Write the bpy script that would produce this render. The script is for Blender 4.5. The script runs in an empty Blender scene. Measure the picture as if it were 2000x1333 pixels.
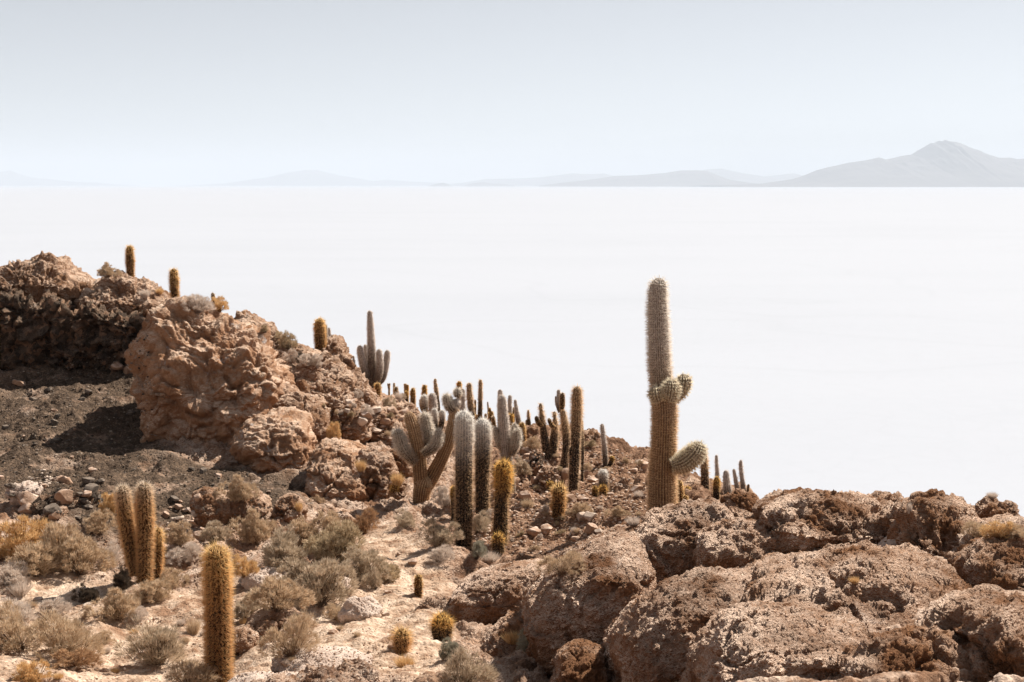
import bpy, math, random
import numpy as np
from mathutils import Vector, Matrix
from mathutils.bvhtree import BVHTree

random.seed(7); RNG = np.random.default_rng(7)
scene = bpy.context.scene
COL = scene.collection
R = math.radians

# ------------------------------------------------------------------ camera
F = 2778.0                      # focal length in pixels of a 2000 px wide frame (50 mm on 36 mm)
VH = 362.0                      # image row of the horizon
PITCH = math.atan((666.5 - VH) / F)
SP, CP = math.sin(PITCH), math.cos(PITCH)
cam_d = bpy.data.cameras.new('camera'); cam = bpy.data.objects.new('camera', cam_d); COL.objects.link(cam)
cam_d.lens = 50; cam_d.sensor_width = 36; cam_d.clip_start = 0.1; cam_d.clip_end = 400000
cam.location = (0, 0, 0); cam.rotation_euler = (math.pi / 2 - PITCH, 0, 0)
scene.camera = cam
SALT_Z = -45.0

# ------------------------------------------------------------------ sky, sun, exposure
SUN_EL = R(46); SUN_X, SUN_Y = 0.73, 0.68       # the sun stands behind the ridge, to the right
w = bpy.data.worlds.new('World'); scene.world = w; w.use_nodes = True
nt = w.node_tree; nt.nodes.clear()
sky = nt.nodes.new('ShaderNodeTexSky'); sky.sky_type = 'NISHITA'; sky.sun_disc = False
sky.sun_elevation = SUN_EL; sky.sun_rotation = math.atan2(SUN_X, SUN_Y)
sky.altitude = 3600; sky.air_density = 1.0; sky.dust_density = 3.0; sky.ozone_density = 1.0
hs = nt.nodes.new('ShaderNodeHueSaturation'); hs.inputs['Saturation'].default_value = 0.22
bg = nt.nodes.new('ShaderNodeBackground'); bg.inputs[1].default_value = 0.054
ow = nt.nodes.new('ShaderNodeOutputWorld')
nt.links.new(sky.outputs[0], hs.inputs['Color']); nt.links.new(hs.outputs[0], bg.inputs[0]); nt.links.new(bg.outputs[0], ow.inputs[0])
sd = bpy.data.lights.new('sun', 'SUN'); sun = bpy.data.objects.new('sun', sd); COL.objects.link(sun)
sd.energy = 5.0; sd.angle = R(0.5); sd.color = (1.0, 0.925, 0.81)
hx = math.hypot(SUN_X, SUN_Y)
sdir = Vector((SUN_X / hx * math.cos(SUN_EL), SUN_Y / hx * math.cos(SUN_EL), math.sin(SUN_EL)))
sun.rotation_euler = sdir.to_track_quat('Z', 'Y').to_euler(); sun.location = (30, 30, 60)
scene.view_settings.view_transform = 'Standard'; scene.view_settings.look = 'None'
scene.view_settings.exposure = 0.82; scene.view_settings.gamma = 1
scene.cycles.volume_bounces = 1

# ------------------------------------------------------------------ pixel <-> place
def at(u, v, Y):
    cx = (u - 1000) / F; cy = -(v - 666.5) / F
    dy = CP + cy * SP; dz = -SP + cy * CP
    return Vector((cx / dy * Y, Y, dz / dy * Y))
def zat(v, Y): return at(1000, v, Y).z
def proj(p):
    x, y, z = p[..., 0], p[..., 1], p[..., 2]
    d = y * CP - z * SP; up = y * SP + z * CP
    d = np.maximum(d, 0.01)
    return 1000 + F * x / d, 666.5 - F * up / d
def mpp(Y): return Y / F                       # metres per photo pixel at distance Y

# ------------------------------------------------------------------ numpy noise
PERM = np.random.default_rng(3).permutation(4096).astype(np.int64)
GR = np.random.default_rng(4).normal(size=(4096, 3)); GR /= np.linalg.norm(GR, axis=1)[:, None]
OFF = np.random.default_rng(5).random((4096, 3))
def hsh(i, j, k): return PERM[(PERM[(PERM[i & 4095] + j) & 4095] + k) & 4095]
def pn(p):
    i = np.floor(p).astype(np.int64); f = p - i
    s = f * f * f * (f * (f * 6 - 15) + 10)
    out = 0
    for a in (0, 1):
        wa = s[:, 0] if a else 1 - s[:, 0]
        for b in (0, 1):
            wb = wa * (s[:, 1] if b else 1 - s[:, 1])
            for c in (0, 1):
                g = GR[hsh(i[:, 0] + a, i[:, 1] + b, i[:, 2] + c)]
                d = f - np.array([a, b, c])
                out = out + wb * (s[:, 2] if c else 1 - s[:, 2]) * (g * d).sum(1)
    return out * 1.5
def fbm(p, o=4, g=0.5, l=2.03):
    r = 0; a = 1.0
    for k in range(o):
        r = r + a * pn(p + 17.3 * k); a *= g; p = p * l
    return r
def ridged(p, o=4, g=0.5):
    r = 0; a = 1.0
    for k in range(o):
        r = r + a * (1 - 2 * np.abs(pn(p + 31.7 * k))); a *= g; p = p * 2.1
    return r / 1.9
def billow(p, o=4, g=0.5):
    r = 0; a = 1.0
    for k in range(o):
        r = r + a * (np.abs(pn(p + 13.1 * k)) * 2 - 0.6); a *= g; p = p * 2.13
    return r
def worley(p):
    i = np.floor(p).astype(np.int64); f = p - i
    f1 = np.full(len(p), 9.0); f2 = np.full(len(p), 9.0)
    for a in (-1, 0, 1):
        for b in (-1, 0, 1):
            for c in (-1, 0, 1):
                o = OFF[hsh(i[:, 0] + a, i[:, 1] + b, i[:, 2] + c)]
                d = np.sqrt((((o + np.array([a, b, c])) - f) ** 2).sum(1))
                m = d < f1
                f2 = np.where(m, f1, np.minimum(f2, d)); f1 = np.where(m, d, f1)
    return f1, f2
def sstep(a, b, x):
    t = np.clip((x - a) / (b - a), 0, 1); return t * t * (3 - 2 * t)

# ------------------------------------------------------------------ mesh and object helpers
def make_mesh(name, verts, faces, mat=None, smooth=True):
    """faces: (n,3) or (n,4) int array"""
    me = bpy.data.meshes.new(name)
    verts = np.ascontiguousarray(verts, dtype=np.float32); faces = np.ascontiguousarray(faces, dtype=np.int32)
    nf, k = faces.shape
    me.vertices.add(len(verts)); me.vertices.foreach_set('co', verts.ravel())
    me.loops.add(nf * k); me.loops.foreach_set('vertex_index', faces.ravel())
    me.polygons.add(nf); me.polygons.foreach_set('loop_start', np.arange(0, nf * k, k, dtype=np.int32))
    me.polygons.foreach_set('use_smooth', np.full(nf, smooth))
    me.update(calc_edges=True); me.validate()
    if mat: me.materials.append(mat)
    return me
def attr(me, name, arr):
    if arr.ndim == 1:
        a = me.attributes.new(name, 'FLOAT', 'POINT'); a.data.foreach_set('value', arr.astype(np.float32))
    else:
        a = me.attributes.new(name, 'FLOAT_COLOR', 'POINT')
        c = np.ones((len(arr), 4), np.float32); c[:, :3] = arr; a.data.foreach_set('color', c.ravel())
def link(name, me, parent=None, loc=(0, 0, 0)):
    o = bpy.data.objects.new(name, me); COL.objects.link(o); o.parent = parent; o.location = loc; return o
def tag(o, label=None, cat=None, group=None, kind=None):
    if label: o['label'] = label
    if cat: o['category'] = cat
    if group: o['group'] = group
    if kind: o['kind'] = kind
    return o
def grid_faces(nr, nc, wrap=False):
    r = np.arange(nr - 1)[:, None]; c = np.arange(nc if wrap else nc - 1)[None, :]
    c2 = (c + 1) % nc
    return np.stack([r * nc + c, r * nc + c2, (r + 1) * nc + c2, (r + 1) * nc + c], -1).reshape(-1, 4)
def icosphere(n):
    import bmesh
    bm = bmesh.new(); bmesh.ops.create_icosphere(bm, subdivisions=n, radius=1)
    v = np.array([x.co[:] for x in bm.verts]); f = np.array([[q.index for q in x.verts] for x in bm.faces]); bm.free()
    return v, f

# ------------------------------------------------------------------ materials
class NB:
    def __init__(s, name):
        s.m = bpy.data.materials.new(name); s.m.use_nodes = True; s.t = s.m.node_tree; s.t.nodes.clear()
        s.out = s.t.nodes.new('ShaderNodeOutputMaterial')
    def n(s, typ, **kw):
        o = s.t.nodes.new(typ)
        for k, v in kw.items():
            if k.startswith('_'): setattr(o, k[1:], v)
        return o
    def l(s, a, b): s.t.links.new(a, b)
    def set(s, sock, v):
        if hasattr(v, 'is_output') or hasattr(v, 'links'): s.l(v, sock)
        else: sock.default_value = v
    def noise(s, vec, scale, detail=5, rough=0.55, dist=0.0):
        o = s.n('ShaderNodeTexNoise'); s.l(vec, o.inputs['Vector']); o.inputs['Scale'].default_value = scale
        o.inputs['Detail'].default_value = detail; o.inputs['Roughness'].default_value = rough; o.inputs['Distortion'].default_value = dist
        return o.outputs['Fac']
    def vor(s, vec, scale, feat='F1', dist='EUCLIDEAN'):
        o = s.n('ShaderNodeTexVoronoi'); o.feature = feat; s.l(vec, o.inputs['Vector']); o.inputs['Scale'].default_value = scale
        return o.outputs['Distance']
    def math(s, op, a, b=0.0, clamp=False):
        o = s.n('ShaderNodeMath'); o.operation = op; o.use_clamp = clamp; s.set(o.inputs[0], a); s.set(o.inputs[1], b); return o.outputs[0]
    def rng(s, x, a, b, c=0.0, d=1.0):
        o = s.n('ShaderNodeMapRange'); s.set(o.inputs['Value'], x)
        for k, q in zip(('From Min', 'From Max', 'To Min', 'To Max'), (a, b, c, d)): o.inputs[k].default_value = q
        return o.outputs[0]
    def mix(s, f, a, b):
        o = s.n('ShaderNodeMix'); o.data_type = 'RGBA'; s.set(o.inputs[0], f)
        for k, q in ((6, a), (7, b)):
            if isinstance(q, tuple): o.inputs[k].default_value = (*q, 1)
            else: s.l(q, o.inputs[k])
        return o.outputs[2]
    def ramp(s, x, stops):
        o = s.n('ShaderNodeValToRGB'); s.l(x, o.inputs[0]); e = o.color_ramp.elements
        while len(e) < len(stops): e.new(0.5)
        for q, (p, c) in zip(e, stops): q.position = p; q.color = (*c, 1)
        return o.outputs[0]
    def objc(s): return s.n('ShaderNodeTexCoord').outputs['Object']
    def attr(s, name, out='Fac'):
        o = s.n('ShaderNodeAttribute'); o.attribute_name = name; return o.outputs[out]
    def diffuse(s, col, rough=0.9, spec=0.15):
        p = s.n('ShaderNodeBsdfPrincipled'); s.set(p.inputs['Base Color'], col) if not isinstance(col, tuple) else None
        if isinstance(col, tuple): p.inputs['Base Color'].default_value = (*col, 1)
        p.inputs['Roughness'].default_value = rough; p.inputs['Specular IOR Level'].default_value = spec
        return p.outputs[0]
    def disp(s, h, scale, true=True, mid=0.5):
        d = s.n('ShaderNodeDisplacement'); s.l(h, d.inputs['Height']); d.inputs['Scale'].default_value = scale; d.inputs['Midlevel'].default_value = mid
        s.l(d.outputs[0], s.out.inputs['Displacement'])
        s.m.displacement_method = 'BOTH' if true else 'BUMP'
    def done(s, surf): s.l(surf, s.out.inputs['Surface']); return s.m

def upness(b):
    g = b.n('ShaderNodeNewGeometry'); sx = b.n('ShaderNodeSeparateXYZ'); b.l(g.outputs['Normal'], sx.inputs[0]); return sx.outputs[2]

def rock_material(name, dark, mid, light, lit_crust, lichen=0.0, lit_crust_amt=1.0, dscale=0.05, sc=1.0):
    b = NB(name); c = b.objc()
    n1 = b.noise(c, 0.7 * sc, 4, 0.6, 0.3)
    n2 = b.noise(c, 5.0 * sc, 9, 0.66)
    n3 = b.noise(c, 34.0 * sc, 6, 0.66)
    v1 = b.vor(c, 11.0 * sc); v2 = b.vor(c, 34.0 * sc)
    x = b.math('ADD', b.math('MULTIPLY', n1, 0.65), b.math('MULTIPLY', n2, 0.35))
    col = b.ramp(x, [(0.32, dark), (0.5, mid), (0.68, light)])
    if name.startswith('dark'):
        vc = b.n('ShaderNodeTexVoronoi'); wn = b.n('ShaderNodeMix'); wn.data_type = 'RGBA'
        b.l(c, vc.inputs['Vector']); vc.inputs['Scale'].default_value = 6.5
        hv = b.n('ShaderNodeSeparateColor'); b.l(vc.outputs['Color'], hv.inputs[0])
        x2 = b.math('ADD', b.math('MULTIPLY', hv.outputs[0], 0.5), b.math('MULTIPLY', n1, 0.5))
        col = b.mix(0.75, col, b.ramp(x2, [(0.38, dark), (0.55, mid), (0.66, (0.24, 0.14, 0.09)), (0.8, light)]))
    # pale crust colour on the upper sides, also painting in sunlit brightness of the tops
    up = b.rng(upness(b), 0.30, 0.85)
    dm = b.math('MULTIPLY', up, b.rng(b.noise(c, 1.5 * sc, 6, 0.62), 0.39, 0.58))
    col = b.mix(b.math('MULTIPLY', dm, lit_crust_amt, True), col, lit_crust)
    if lichen:
        lm = b.rng(b.noise(c, 1.9, 8, 0.75, 0.4), 0.60, 0.68)
        col = b.mix(b.math('MULTIPLY', lm, lichen), col, (0.46, 0.43, 0.42))
    sp = b.rng(n3, 0.32, 0.68, 0.76, 1.18)
    mm = b.n('ShaderNodeMix'); mm.data_type = 'RGBA'; mm.blend_type = 'MULTIPLY'; mm.inputs[0].default_value = 1
    b.l(col, mm.inputs[6]); b.l(sp, mm.inputs[7])
    h = b.math('ADD', b.math('MULTIPLY', n2, 1.0), b.math('MULTIPLY', n3, 0.55))
    h = b.math('SUBTRACT', h, b.math('MULTIPLY', b.math('MINIMUM', v1, 0.5), 0.6))
    h = b.math('SUBTRACT', h, b.math('MULTIPLY', b.math('MINIMUM', v2, 0.4), 0.5))
    b.disp(h, dscale, True, 0.4)
    return b.done(b.diffuse(mm.outputs[2], 0.95, 0.1))

M = {}
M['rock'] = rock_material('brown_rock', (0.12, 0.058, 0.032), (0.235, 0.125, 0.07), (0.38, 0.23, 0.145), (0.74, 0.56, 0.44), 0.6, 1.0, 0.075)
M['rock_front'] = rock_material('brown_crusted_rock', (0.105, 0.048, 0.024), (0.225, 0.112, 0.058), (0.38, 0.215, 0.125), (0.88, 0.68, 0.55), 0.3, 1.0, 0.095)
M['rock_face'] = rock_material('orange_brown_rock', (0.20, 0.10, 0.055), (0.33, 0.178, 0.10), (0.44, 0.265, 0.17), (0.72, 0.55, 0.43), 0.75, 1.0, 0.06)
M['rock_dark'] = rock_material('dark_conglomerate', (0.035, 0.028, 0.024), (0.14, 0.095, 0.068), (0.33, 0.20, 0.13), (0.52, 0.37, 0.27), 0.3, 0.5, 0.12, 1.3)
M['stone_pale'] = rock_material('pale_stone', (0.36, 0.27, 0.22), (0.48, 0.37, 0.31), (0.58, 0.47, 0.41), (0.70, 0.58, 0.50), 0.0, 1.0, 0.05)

def ground_material():
    b = NB('ground'); c = b.objc()
    sand, scree, soil = b.attr('sand'), b.attr('scree'), b.attr('soil')
    n1 = b.noise(c, 0.5, 4, 0.6); n2 = b.noise(c, 4.0, 9, 0.68); n3 = b.noise(c, 24, 6, 0.6)
    v1 = b.vor(c, 7.0); v2 = b.vor(c, 19.0)
    x = b.math('ADD', b.math('MULTIPLY', n1, 0.4), b.math('MULTIPLY', n2, 0.6))
    rock = b.ramp(x, [(0.36, (0.12, 0.06, 0.035)), (0.5, (0.25, 0.14, 0.085)), (0.64, (0.44, 0.29, 0.205))])
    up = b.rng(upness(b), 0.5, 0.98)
    rock = b.mix(b.math('MULTIPLY', up, b.rng(b.noise(c, 2.2, 6, 0.7), 0.4, 0.6)), rock, (0.74, 0.585, 0.48))  # upper sides paler: sunlit brightness painted into the rock colour
    sandc = b.ramp(x, [(0.40, (0.28, 0.165, 0.105)), (0.485, (0.46, 0.325, 0.235)), (0.60, (0.72, 0.57, 0.45))])
    screec = b.ramp(b.math('ADD', b.math('MULTIPLY', n2, 0.5), b.math('MULTIPLY', n3, 0.5)), [(0.35, (0.04, 0.027, 0.02)), (0.52, (0.105, 0.073, 0.052)), (0.64, (0.25, 0.172, 0.12))])  # dark scree material, with the slope's shade also put into the colour
    soilc = b.ramp(x, [(0.37, (0.12, 0.062, 0.037)), (0.5, (0.26, 0.15, 0.095)), (0.64, (0.50, 0.345, 0.25))])
    col = b.mix(soil, rock, soilc); col = b.mix(sand, col, sandc)
    sp2 = b.rng(b.noise(c, 0.9, 6, 0.7), 0.54, 0.62)
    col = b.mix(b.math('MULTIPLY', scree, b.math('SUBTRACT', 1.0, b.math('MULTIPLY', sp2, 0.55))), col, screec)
    mm = b.n('ShaderNodeMix'); mm.data_type = 'RGBA'; mm.blend_type = 'MULTIPLY'; mm.inputs[0].default_value = 1
    b.l(col, mm.inputs[6]); b.l(b.rng(n3, 0.3, 0.7, 0.8, 1.15), mm.inputs[7])
    h = b.math('ADD', b.math('MULTIPLY', n2, 1.0), b.math('MULTIPLY', n3, 0.25))
    h = b.math('ADD', h, b.math('MULTIPLY', b.math('MINIMUM', v1, 0.5), -0.5))
    h = b.math('ADD', h, b.math('MULTIPLY', b.math('MINIMUM', v2, 0.45), -0.45))
    amp = b.math('SUBTRACT', 1.0, b.math('MULTIPLY', sand, 0.3))
    h = b.math('MULTIPLY', h, b.math('MULTIPLY', amp, b.math('SUBTRACT', 1.0, b.math('MULTIPLY', b.attr('front'), 0.5))))
    b.disp(h, 0.11, True, 0.2)
    return b.done(b.diffuse(mm.outputs[2], 0.95, 0.1))
M['ground'] = ground_material()

def attr_material(name, attrn, trans=0.0, rough=0.8, var=0.0, nsc=8):
    b = NB(name); col = b.attr(attrn, 'Color')
    if var:
        n = b.noise(b.objc(), nsc, 4, 0.6); mm = b.n('ShaderNodeMix'); mm.data_type = 'RGBA'; mm.blend_type = 'MULTIPLY'; mm.inputs[0].default_value = 1
        b.l(col, mm.inputs[6]); b.l(b.rng(n, 0.3, 0.7, 1 - var, 1 + var), mm.inputs[7]); col = mm.outputs[2]
    d = b.n('ShaderNodeBsdfDiffuse'); b.l(col, d.inputs[0])
    if trans:
        t = b.n('ShaderNodeBsdfTranslucent'); b.l(col, t.inputs[0])
        mx = b.n('ShaderNodeMixShader'); mx.inputs[0].default_value = trans; b.l(d.outputs[0], mx.inputs[1]); b.l(t.outputs[0], mx.inputs[2])
        return b.done(mx.outputs[0])
    return b.done(d.outputs[0])
M['skin'] = attr_material('cactus_skin', 'col', 0, 0.8, 0.25, 12)
M['spine'] = attr_material('cactus_spines', 'col', 0.6)
M['leaf'] = attr_material('shrub_foliage', 'col', 0.28)
M['twig'] = attr_material('shrub_branches', 'col', 0.0)

# ------------------------------------------------------------------ salt flat, mountains
b = NB('salt_crust'); c = b.n('ShaderNodeTexCoord').outputs['Object']
mp = b.n('ShaderNodeMapping'); b.l(c, mp.inputs[0]); mp.inputs['Scale'].default_value = (0.35, 1.0, 1.0)
n = b.noise(mp.outputs[0], 0.01, 8, 0.6); n2 = b.noise(c, 0.25, 5, 0.6)
x = b.math('ADD', b.math('MULTIPLY', n, 0.75), b.math('MULTIPLY', n2, 0.25))
ve = b.vor(b.n('ShaderNodeTexCoord').outputs['Object'], 0.11, 'DISTANCE_TO_EDGE')
vl = b.rng(ve, 0.0, 0.05, 0.982, 1.0)
tr = b.rng(b.math('ABSOLUTE', b.math('SUBTRACT', b.noise(c, 0.0021, 3, 0.5), 0.5)), 0.0, 0.0035, 0.975, 1.0)
sc_ = b.ramp(x, [(0.35, (0.402, 0.426, 0.482)), (0.55, (0.416, 0.44, 0.497))])
mm = b.n('ShaderNodeMix'); mm.data_type = 'RGBA'; mm.blend_type = 'MULTIPLY'; mm.inputs[0].default_value = 1
b.l(sc_, mm.inputs[6]); b.l(b.math('MULTIPLY', vl, tr), mm.inputs[7])
M['salt'] = b.done(b.diffuse(mm.outputs[2], 0.95, 0.1))
S = 100000.0
me = make_mesh('salt_flat', [(-S, -S, SALT_Z), (S, -S, SALT_Z), (S, S, SALT_Z), (-S, S, SALT_Z)], [(0, 1, 2, 3)], M['salt'], False)
tag(link('salt_flat', me), 'vast white salt flat stretching to the horizon', kind='structure')

b = NB('far_mountain'); c = b.objc()
M['mount'] = b.done(b.diffuse(b.ramp(b.noise(c, 0.0012, 8, 0.6), [(0.35, (0.10, 0.095, 0.10)), (0.65, (0.14, 0.13, 0.13))])))
def mountain(pts, Y, label, depth=6000):
    us = np.arange(pts[0][0], pts[-1][0] + 0.1, 1.5 if len(pts) > 5 else 1.0)
    vs = np.interp(us, [p[0] for p in pts], [p[1] for p in pts])
    n = len(us); T = np.linspace(-1, 1, 33)
    vv = []
    H = np.array([at(u, v, Y).z - SALT_Z for u, v in zip(us, vs)]); X = np.array([at(u, 350, Y).x for u in us])
    H = np.maximum(H, 4)
    q = fbm(np.stack([X / 900, X * 0, X * 0 + Y], 1), 4); H = H * (1 + 0.035 * q)
    for t in T:
        pr = (1 - abs(t)) ** 1.25
        p = np.stack([X / 1500, np.full(n, t * depth / 1500), np.full(n, Y / 1000.)], 1)
        r = ridged(p, 4)
        z = H * (pr * (1 + 0.22 * r * min(1, abs(t) * 4)))
        z = np.minimum(z, H)
        vv.append(np.stack([X * (1 + t * depth / Y * 0.0), np.full(n, Y + t * depth), SALT_Z + z - (30 if abs(t) > .99 else 0)], 1))
    o = link('mountain_range', make_mesh('mountain_range', np.concatenate(vv), grid_faces(33, n), M['mount'], False))
    tag(o, label, kind='structure')
mountain([(1380, 363), (1450, 361), (1500, 358), (1560, 348), (1600, 331), (1650, 320), (1700, 312), (1715, 307), (1730, 311), (1760, 305), (1780, 303), (1800, 290), (1815, 280), (1822, 279), (1832, 274), (1837, 277), (1843, 273), (1850, 276), (1870, 279), (1900, 292), (1920, 304), (1940, 309), (1970, 308), (1985, 311), (2000, 309), (2050, 318), (2150, 345), (2260, 362)], 40000, 'pale blue volcano rising above the salt flat')
mountain([(1055, 363), (1090, 358), (1130, 354), (1170, 349), (1200, 344), (1240, 343), (1300, 338), (1330, 333), (1380, 334), (1395, 340), (1420, 350), (1460, 357), (1510, 362)], 48000, 'hazy blue ridge left of the volcano', 4000)
mountain([(860, 361), (905, 357), (950, 350), (1000, 349), (1050, 347), (1100, 341), (1120, 339), (1150, 341), (1180, 339), (1200, 344), (1260, 349), (1350, 340), (1380, 331), (1410, 330), (1450, 338), (1490, 345), (1520, 342), (1550, 339), (1590, 347), (1680, 361)], 70000, 'fainter ridge behind the middle ridge', 6000)
mountain([(838, 363.5), (850, 360), (866, 357), (876, 360), (882, 363.5)], 52000, 'small dark rise on the horizon', 900)
mountain([(903, 363.5), (920, 359), (942, 356), (962, 359), (982, 359), (1008, 363.5)], 54000, 'low dark rise on the horizon', 1500)
mountain([(370, 362.5), (440, 359), (470, 354), (520, 347), (560, 338), (585, 334), (600, 331), (612, 334), (618, 332), (630, 335), (660, 342), (700, 349), (730, 354), (755, 351), (800, 355), (850, 357), (910, 362)], 78000, 'faint broad peak left of the centre', 6000)
mountain([(-200, 355), (-50, 345), (0, 336), (20, 333), (40, 341), (60, 347), (110, 352), (150, 356), (190, 357), (235, 362)], 80000, 'faint peak at the left edge of the horizon', 6000)

# ------------------------------------------------------------------ terrain
# per photo column: profile of (row or None, distance, height if row is None)
def Z(y, z): return (None, y, z)
def fr(a=-2.9, b=-4.7): return [Z(0, -1.75), Z(2, -1.85), Z(6, a), Z(12, b)]
OUT = [Z(70, -22), Z(150, -52), Z(400, -60)]
PROF = {
 -260: fr() + [(1333, 17), (1200, 20.5), (1000, 27), (900, 31), (800, 34.5), Z(39, -4.0), Z(41, -2.6), Z(44, -2.2), Z(48, -3.2)] + OUT,
 0: fr() + [(1333, 17), (1200, 20.5), (1100, 23.5), (1000, 27), (940, 29.5), (880, 32), (800, 34.8), (740, 37.3), Z(38.8, -4.6), Z(40.4, -3.1), (536, 43), Z(46, -3.2)] + OUT,
 150: fr() + [(1333, 17), (1200, 20.3), (1100, 23.3), (1010, 26.6), (940, 29.5), (850, 33), (760, 36.8), (715, 38.6), Z(39.6, -4.0), (600, 40.6), (536, 43.5), Z(46, -3.6)] + OUT,
 250: fr() + [(1333, 17), (1200, 20.3), (1130, 22.4), (1010, 26.8), (940, 29.5), (860, 32.6), (790, 35.5), (740, 37.5), Z(39.4, -4.3), (625, 40.6), (550, 43.5), Z(46, -4)] + OUT,
 400: fr() + [(1333, 16.6), (1200, 20), (1130, 22.3), (1050, 25.2), (1000, 27.2), (940, 29.8), (900, 31.5), Z(34, -5.4), Z(37, -4.3), Z(40, -3.65), (600, 41.5), Z(46, -5)] + OUT,
 520: fr() + [(1333, 15.6), (1200, 19.8), (1130, 22.2), (1050, 25.2), (1000, 27.2), (960, 29.2), (920, 31), Z(34, -5.6), Z(38, -4.7), (645, 41), Z(46, -6)] + OUT,
 640: fr() + [(1333, 14.8), (1200, 19.6), (1130, 22), (1050, 25.2), (1010, 27.2), (985, 28.5), Z(32, -6.2), (850, 35), (760, 39), (700, 42), Z(46, -6.5)] + OUT,
 700: fr() + [(1333, 14.4), (1200, 19.6), (1130, 22), (1050, 25.2), (1010, 27.3), (985, 28.5), (920, 31.8), (850, 35.5), (790, 39), (738, 43), Z(48, -7)] + OUT,
 770: fr() + [(1333, 14), (1250, 17.6), (1200, 19.5), (1130, 22), (1050, 25.2), (985, 28.3), (920, 31.8), (850, 36), (803, 41), (780, 47), (777, 54), Z(60, -9.8)] + OUT,
 850: fr() + [(1333, 13.7), (1250, 17.3), (1200, 19.4), (1130, 22), (1050, 25.2), (985, 28.3), (920, 32), (870, 37), (848, 44), (824, 54), Z(60, -11)] + OUT,
 950: fr(-3.1, -4.8) + [(1333, 13.2), (1250, 16.8), (1190, 19.4), (1140, 22), (1090, 24.2), (1050, 25.8), (985, 29), (920, 33), (872, 38), (850, 46), (840, 52), Z(60, -12)] + OUT,
 1050: fr(-3.2, -4.85) + [(1333, 13.4), (1290, 14.9), (1200, 18.2), (1130, 21), (1090, 23), (1030, 26.4), (985, 29), (930, 33), (880, 38), (845, 44), (832, 50), Z(56, -12)] + OUT,
 1150: fr(-3.2, -4.9) + [Z(13, -5.1), Z(15, -5.3), Z(18, -5.6), (1080, 21.5), (1040, 25), (985, 29), (930, 33.5), (880, 39), (850, 44), (838, 47), Z(52, -12)] + OUT,
 1220: fr(-3.1, -4.85) + [Z(13, -5.0), Z(15, -5.2), Z(18, -5.6), Z(22, -5.6), (1010, 26.5), (960, 30), (920, 34), (890, 39), (872, 43), Z(48, -11.5)] + OUT,
 1290: [Z(0, -1.75), Z(2, -1.8), Z(6, -3.0), Z(10, -4.4), Z(12, -4.8), Z(14, -5.0), Z(16, -5.2), Z(18, -5.4), Z(22, -5.6), (1000, 26), (960, 29.5), (920, 34.5), (900, 38), (888, 41), Z(45, -11)] + OUT,
 1380: [Z(0, -1.75), Z(2, -1.8), Z(6, -2.5), Z(9, -3.75), Z(11, -4.2), Z(13, -4.5), Z(15, -4.6), Z(16.5, -5.0), Z(18.5, -5.6), Z(24, -6.0), (985, 28), (960, 33), (940, 38), Z(42, -10)] + OUT,
 1450: [Z(0, -1.75), Z(2, -1.8), Z(5, -2.1), Z(8, -3.05), (1275, 10.0), (1205, 11.2), (1120, 13.0), (1045, 14.7), (985, 16.0), Z(19, -5.9), Z(24, -6.1), Z(28, -6.4), Z(34, -7.4), Z(38, -8.6)] + OUT,
 1550: [Z(0, -1.75), Z(2, -1.8), Z(5, -2.1), (1333, 8.6), (1250, 9.9), (1180, 11.2), (1100, 12.8), (1030, 14.4), (985, 15.9), (972, 16.6), Z(20, -6.2), Z(28, -7.5), Z(38, -9.5)] + OUT,
 1700: [Z(0, -1.75), Z(2, -1.8), Z(5, -2.1), (1333, 8.3), (1250, 9.6), (1180, 10.9), (1100, 12.5), (1030, 14.2), (985, 15.9), (973, 16.6), Z(20, -6.5), Z(28, -9), Z(38, -12)] + OUT,
 1850: [Z(0, -1.75), Z(2, -1.8), Z(5, -2.1), (1333, 8.0), (1250, 9.2), (1180, 10.5), (1100, 12.1), (1040, 13.6), (998, 15.0), (980, 15.8), Z(19, -6.5), Z(28, -10), Z(38, -14)] + OUT,
 1915: [Z(0, -1.75), Z(2, -1.8), Z(5, -2.1), (1333, 8.0), (1250, 9.2), (1180, 10.4), (1100, 12.0), (1052, 13.4), (1018, 14.4), Z(19, -6.5), Z(28, -10), Z(38, -14)] + OUT,
 2000: [Z(0, -1.75), Z(2, -1.8), Z(5, -2.1), (1333, 7.8), (1250, 9), (1180, 10.2), (1100, 11.8), (1056, 13), (998, 14.8), Z(18, -6.5), Z(28, -10), Z(38, -14)] + OUT,
 2260: [Z(0, -1.75), Z(2, -1.8), Z(5, -2.1), Z(8, -2.7), Z(12, -3.0), Z(15, -3.5), Z(19, -6.5), Z(28, -10), Z(38, -14)] + OUT,
}
UC = sorted(PROF); SC = np.array([(u - 1000) / F / (CP - 0.12 * SP) for u in UC])
YG = np.concatenate([np.arange(0, 60, 0.25), np.arange(60, 401, 2.0)])
TAB = []
for u in UC:
    ys, zs = [], []
    for a in PROF[u]:
        ys.append(a[1]); zs.append(a[2] if a[0] is None else zat(a[0], a[1]))
    z = np.interp(YG, ys, zs)
    k = np.array([1, 2, 3, 2, 1.]); k /= k.sum(); zz = np.convolve(np.pad(z, 2, 'edge'), k, 'valid')
    TAB.append(zz)
TAB = np.array(TAB)
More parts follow.
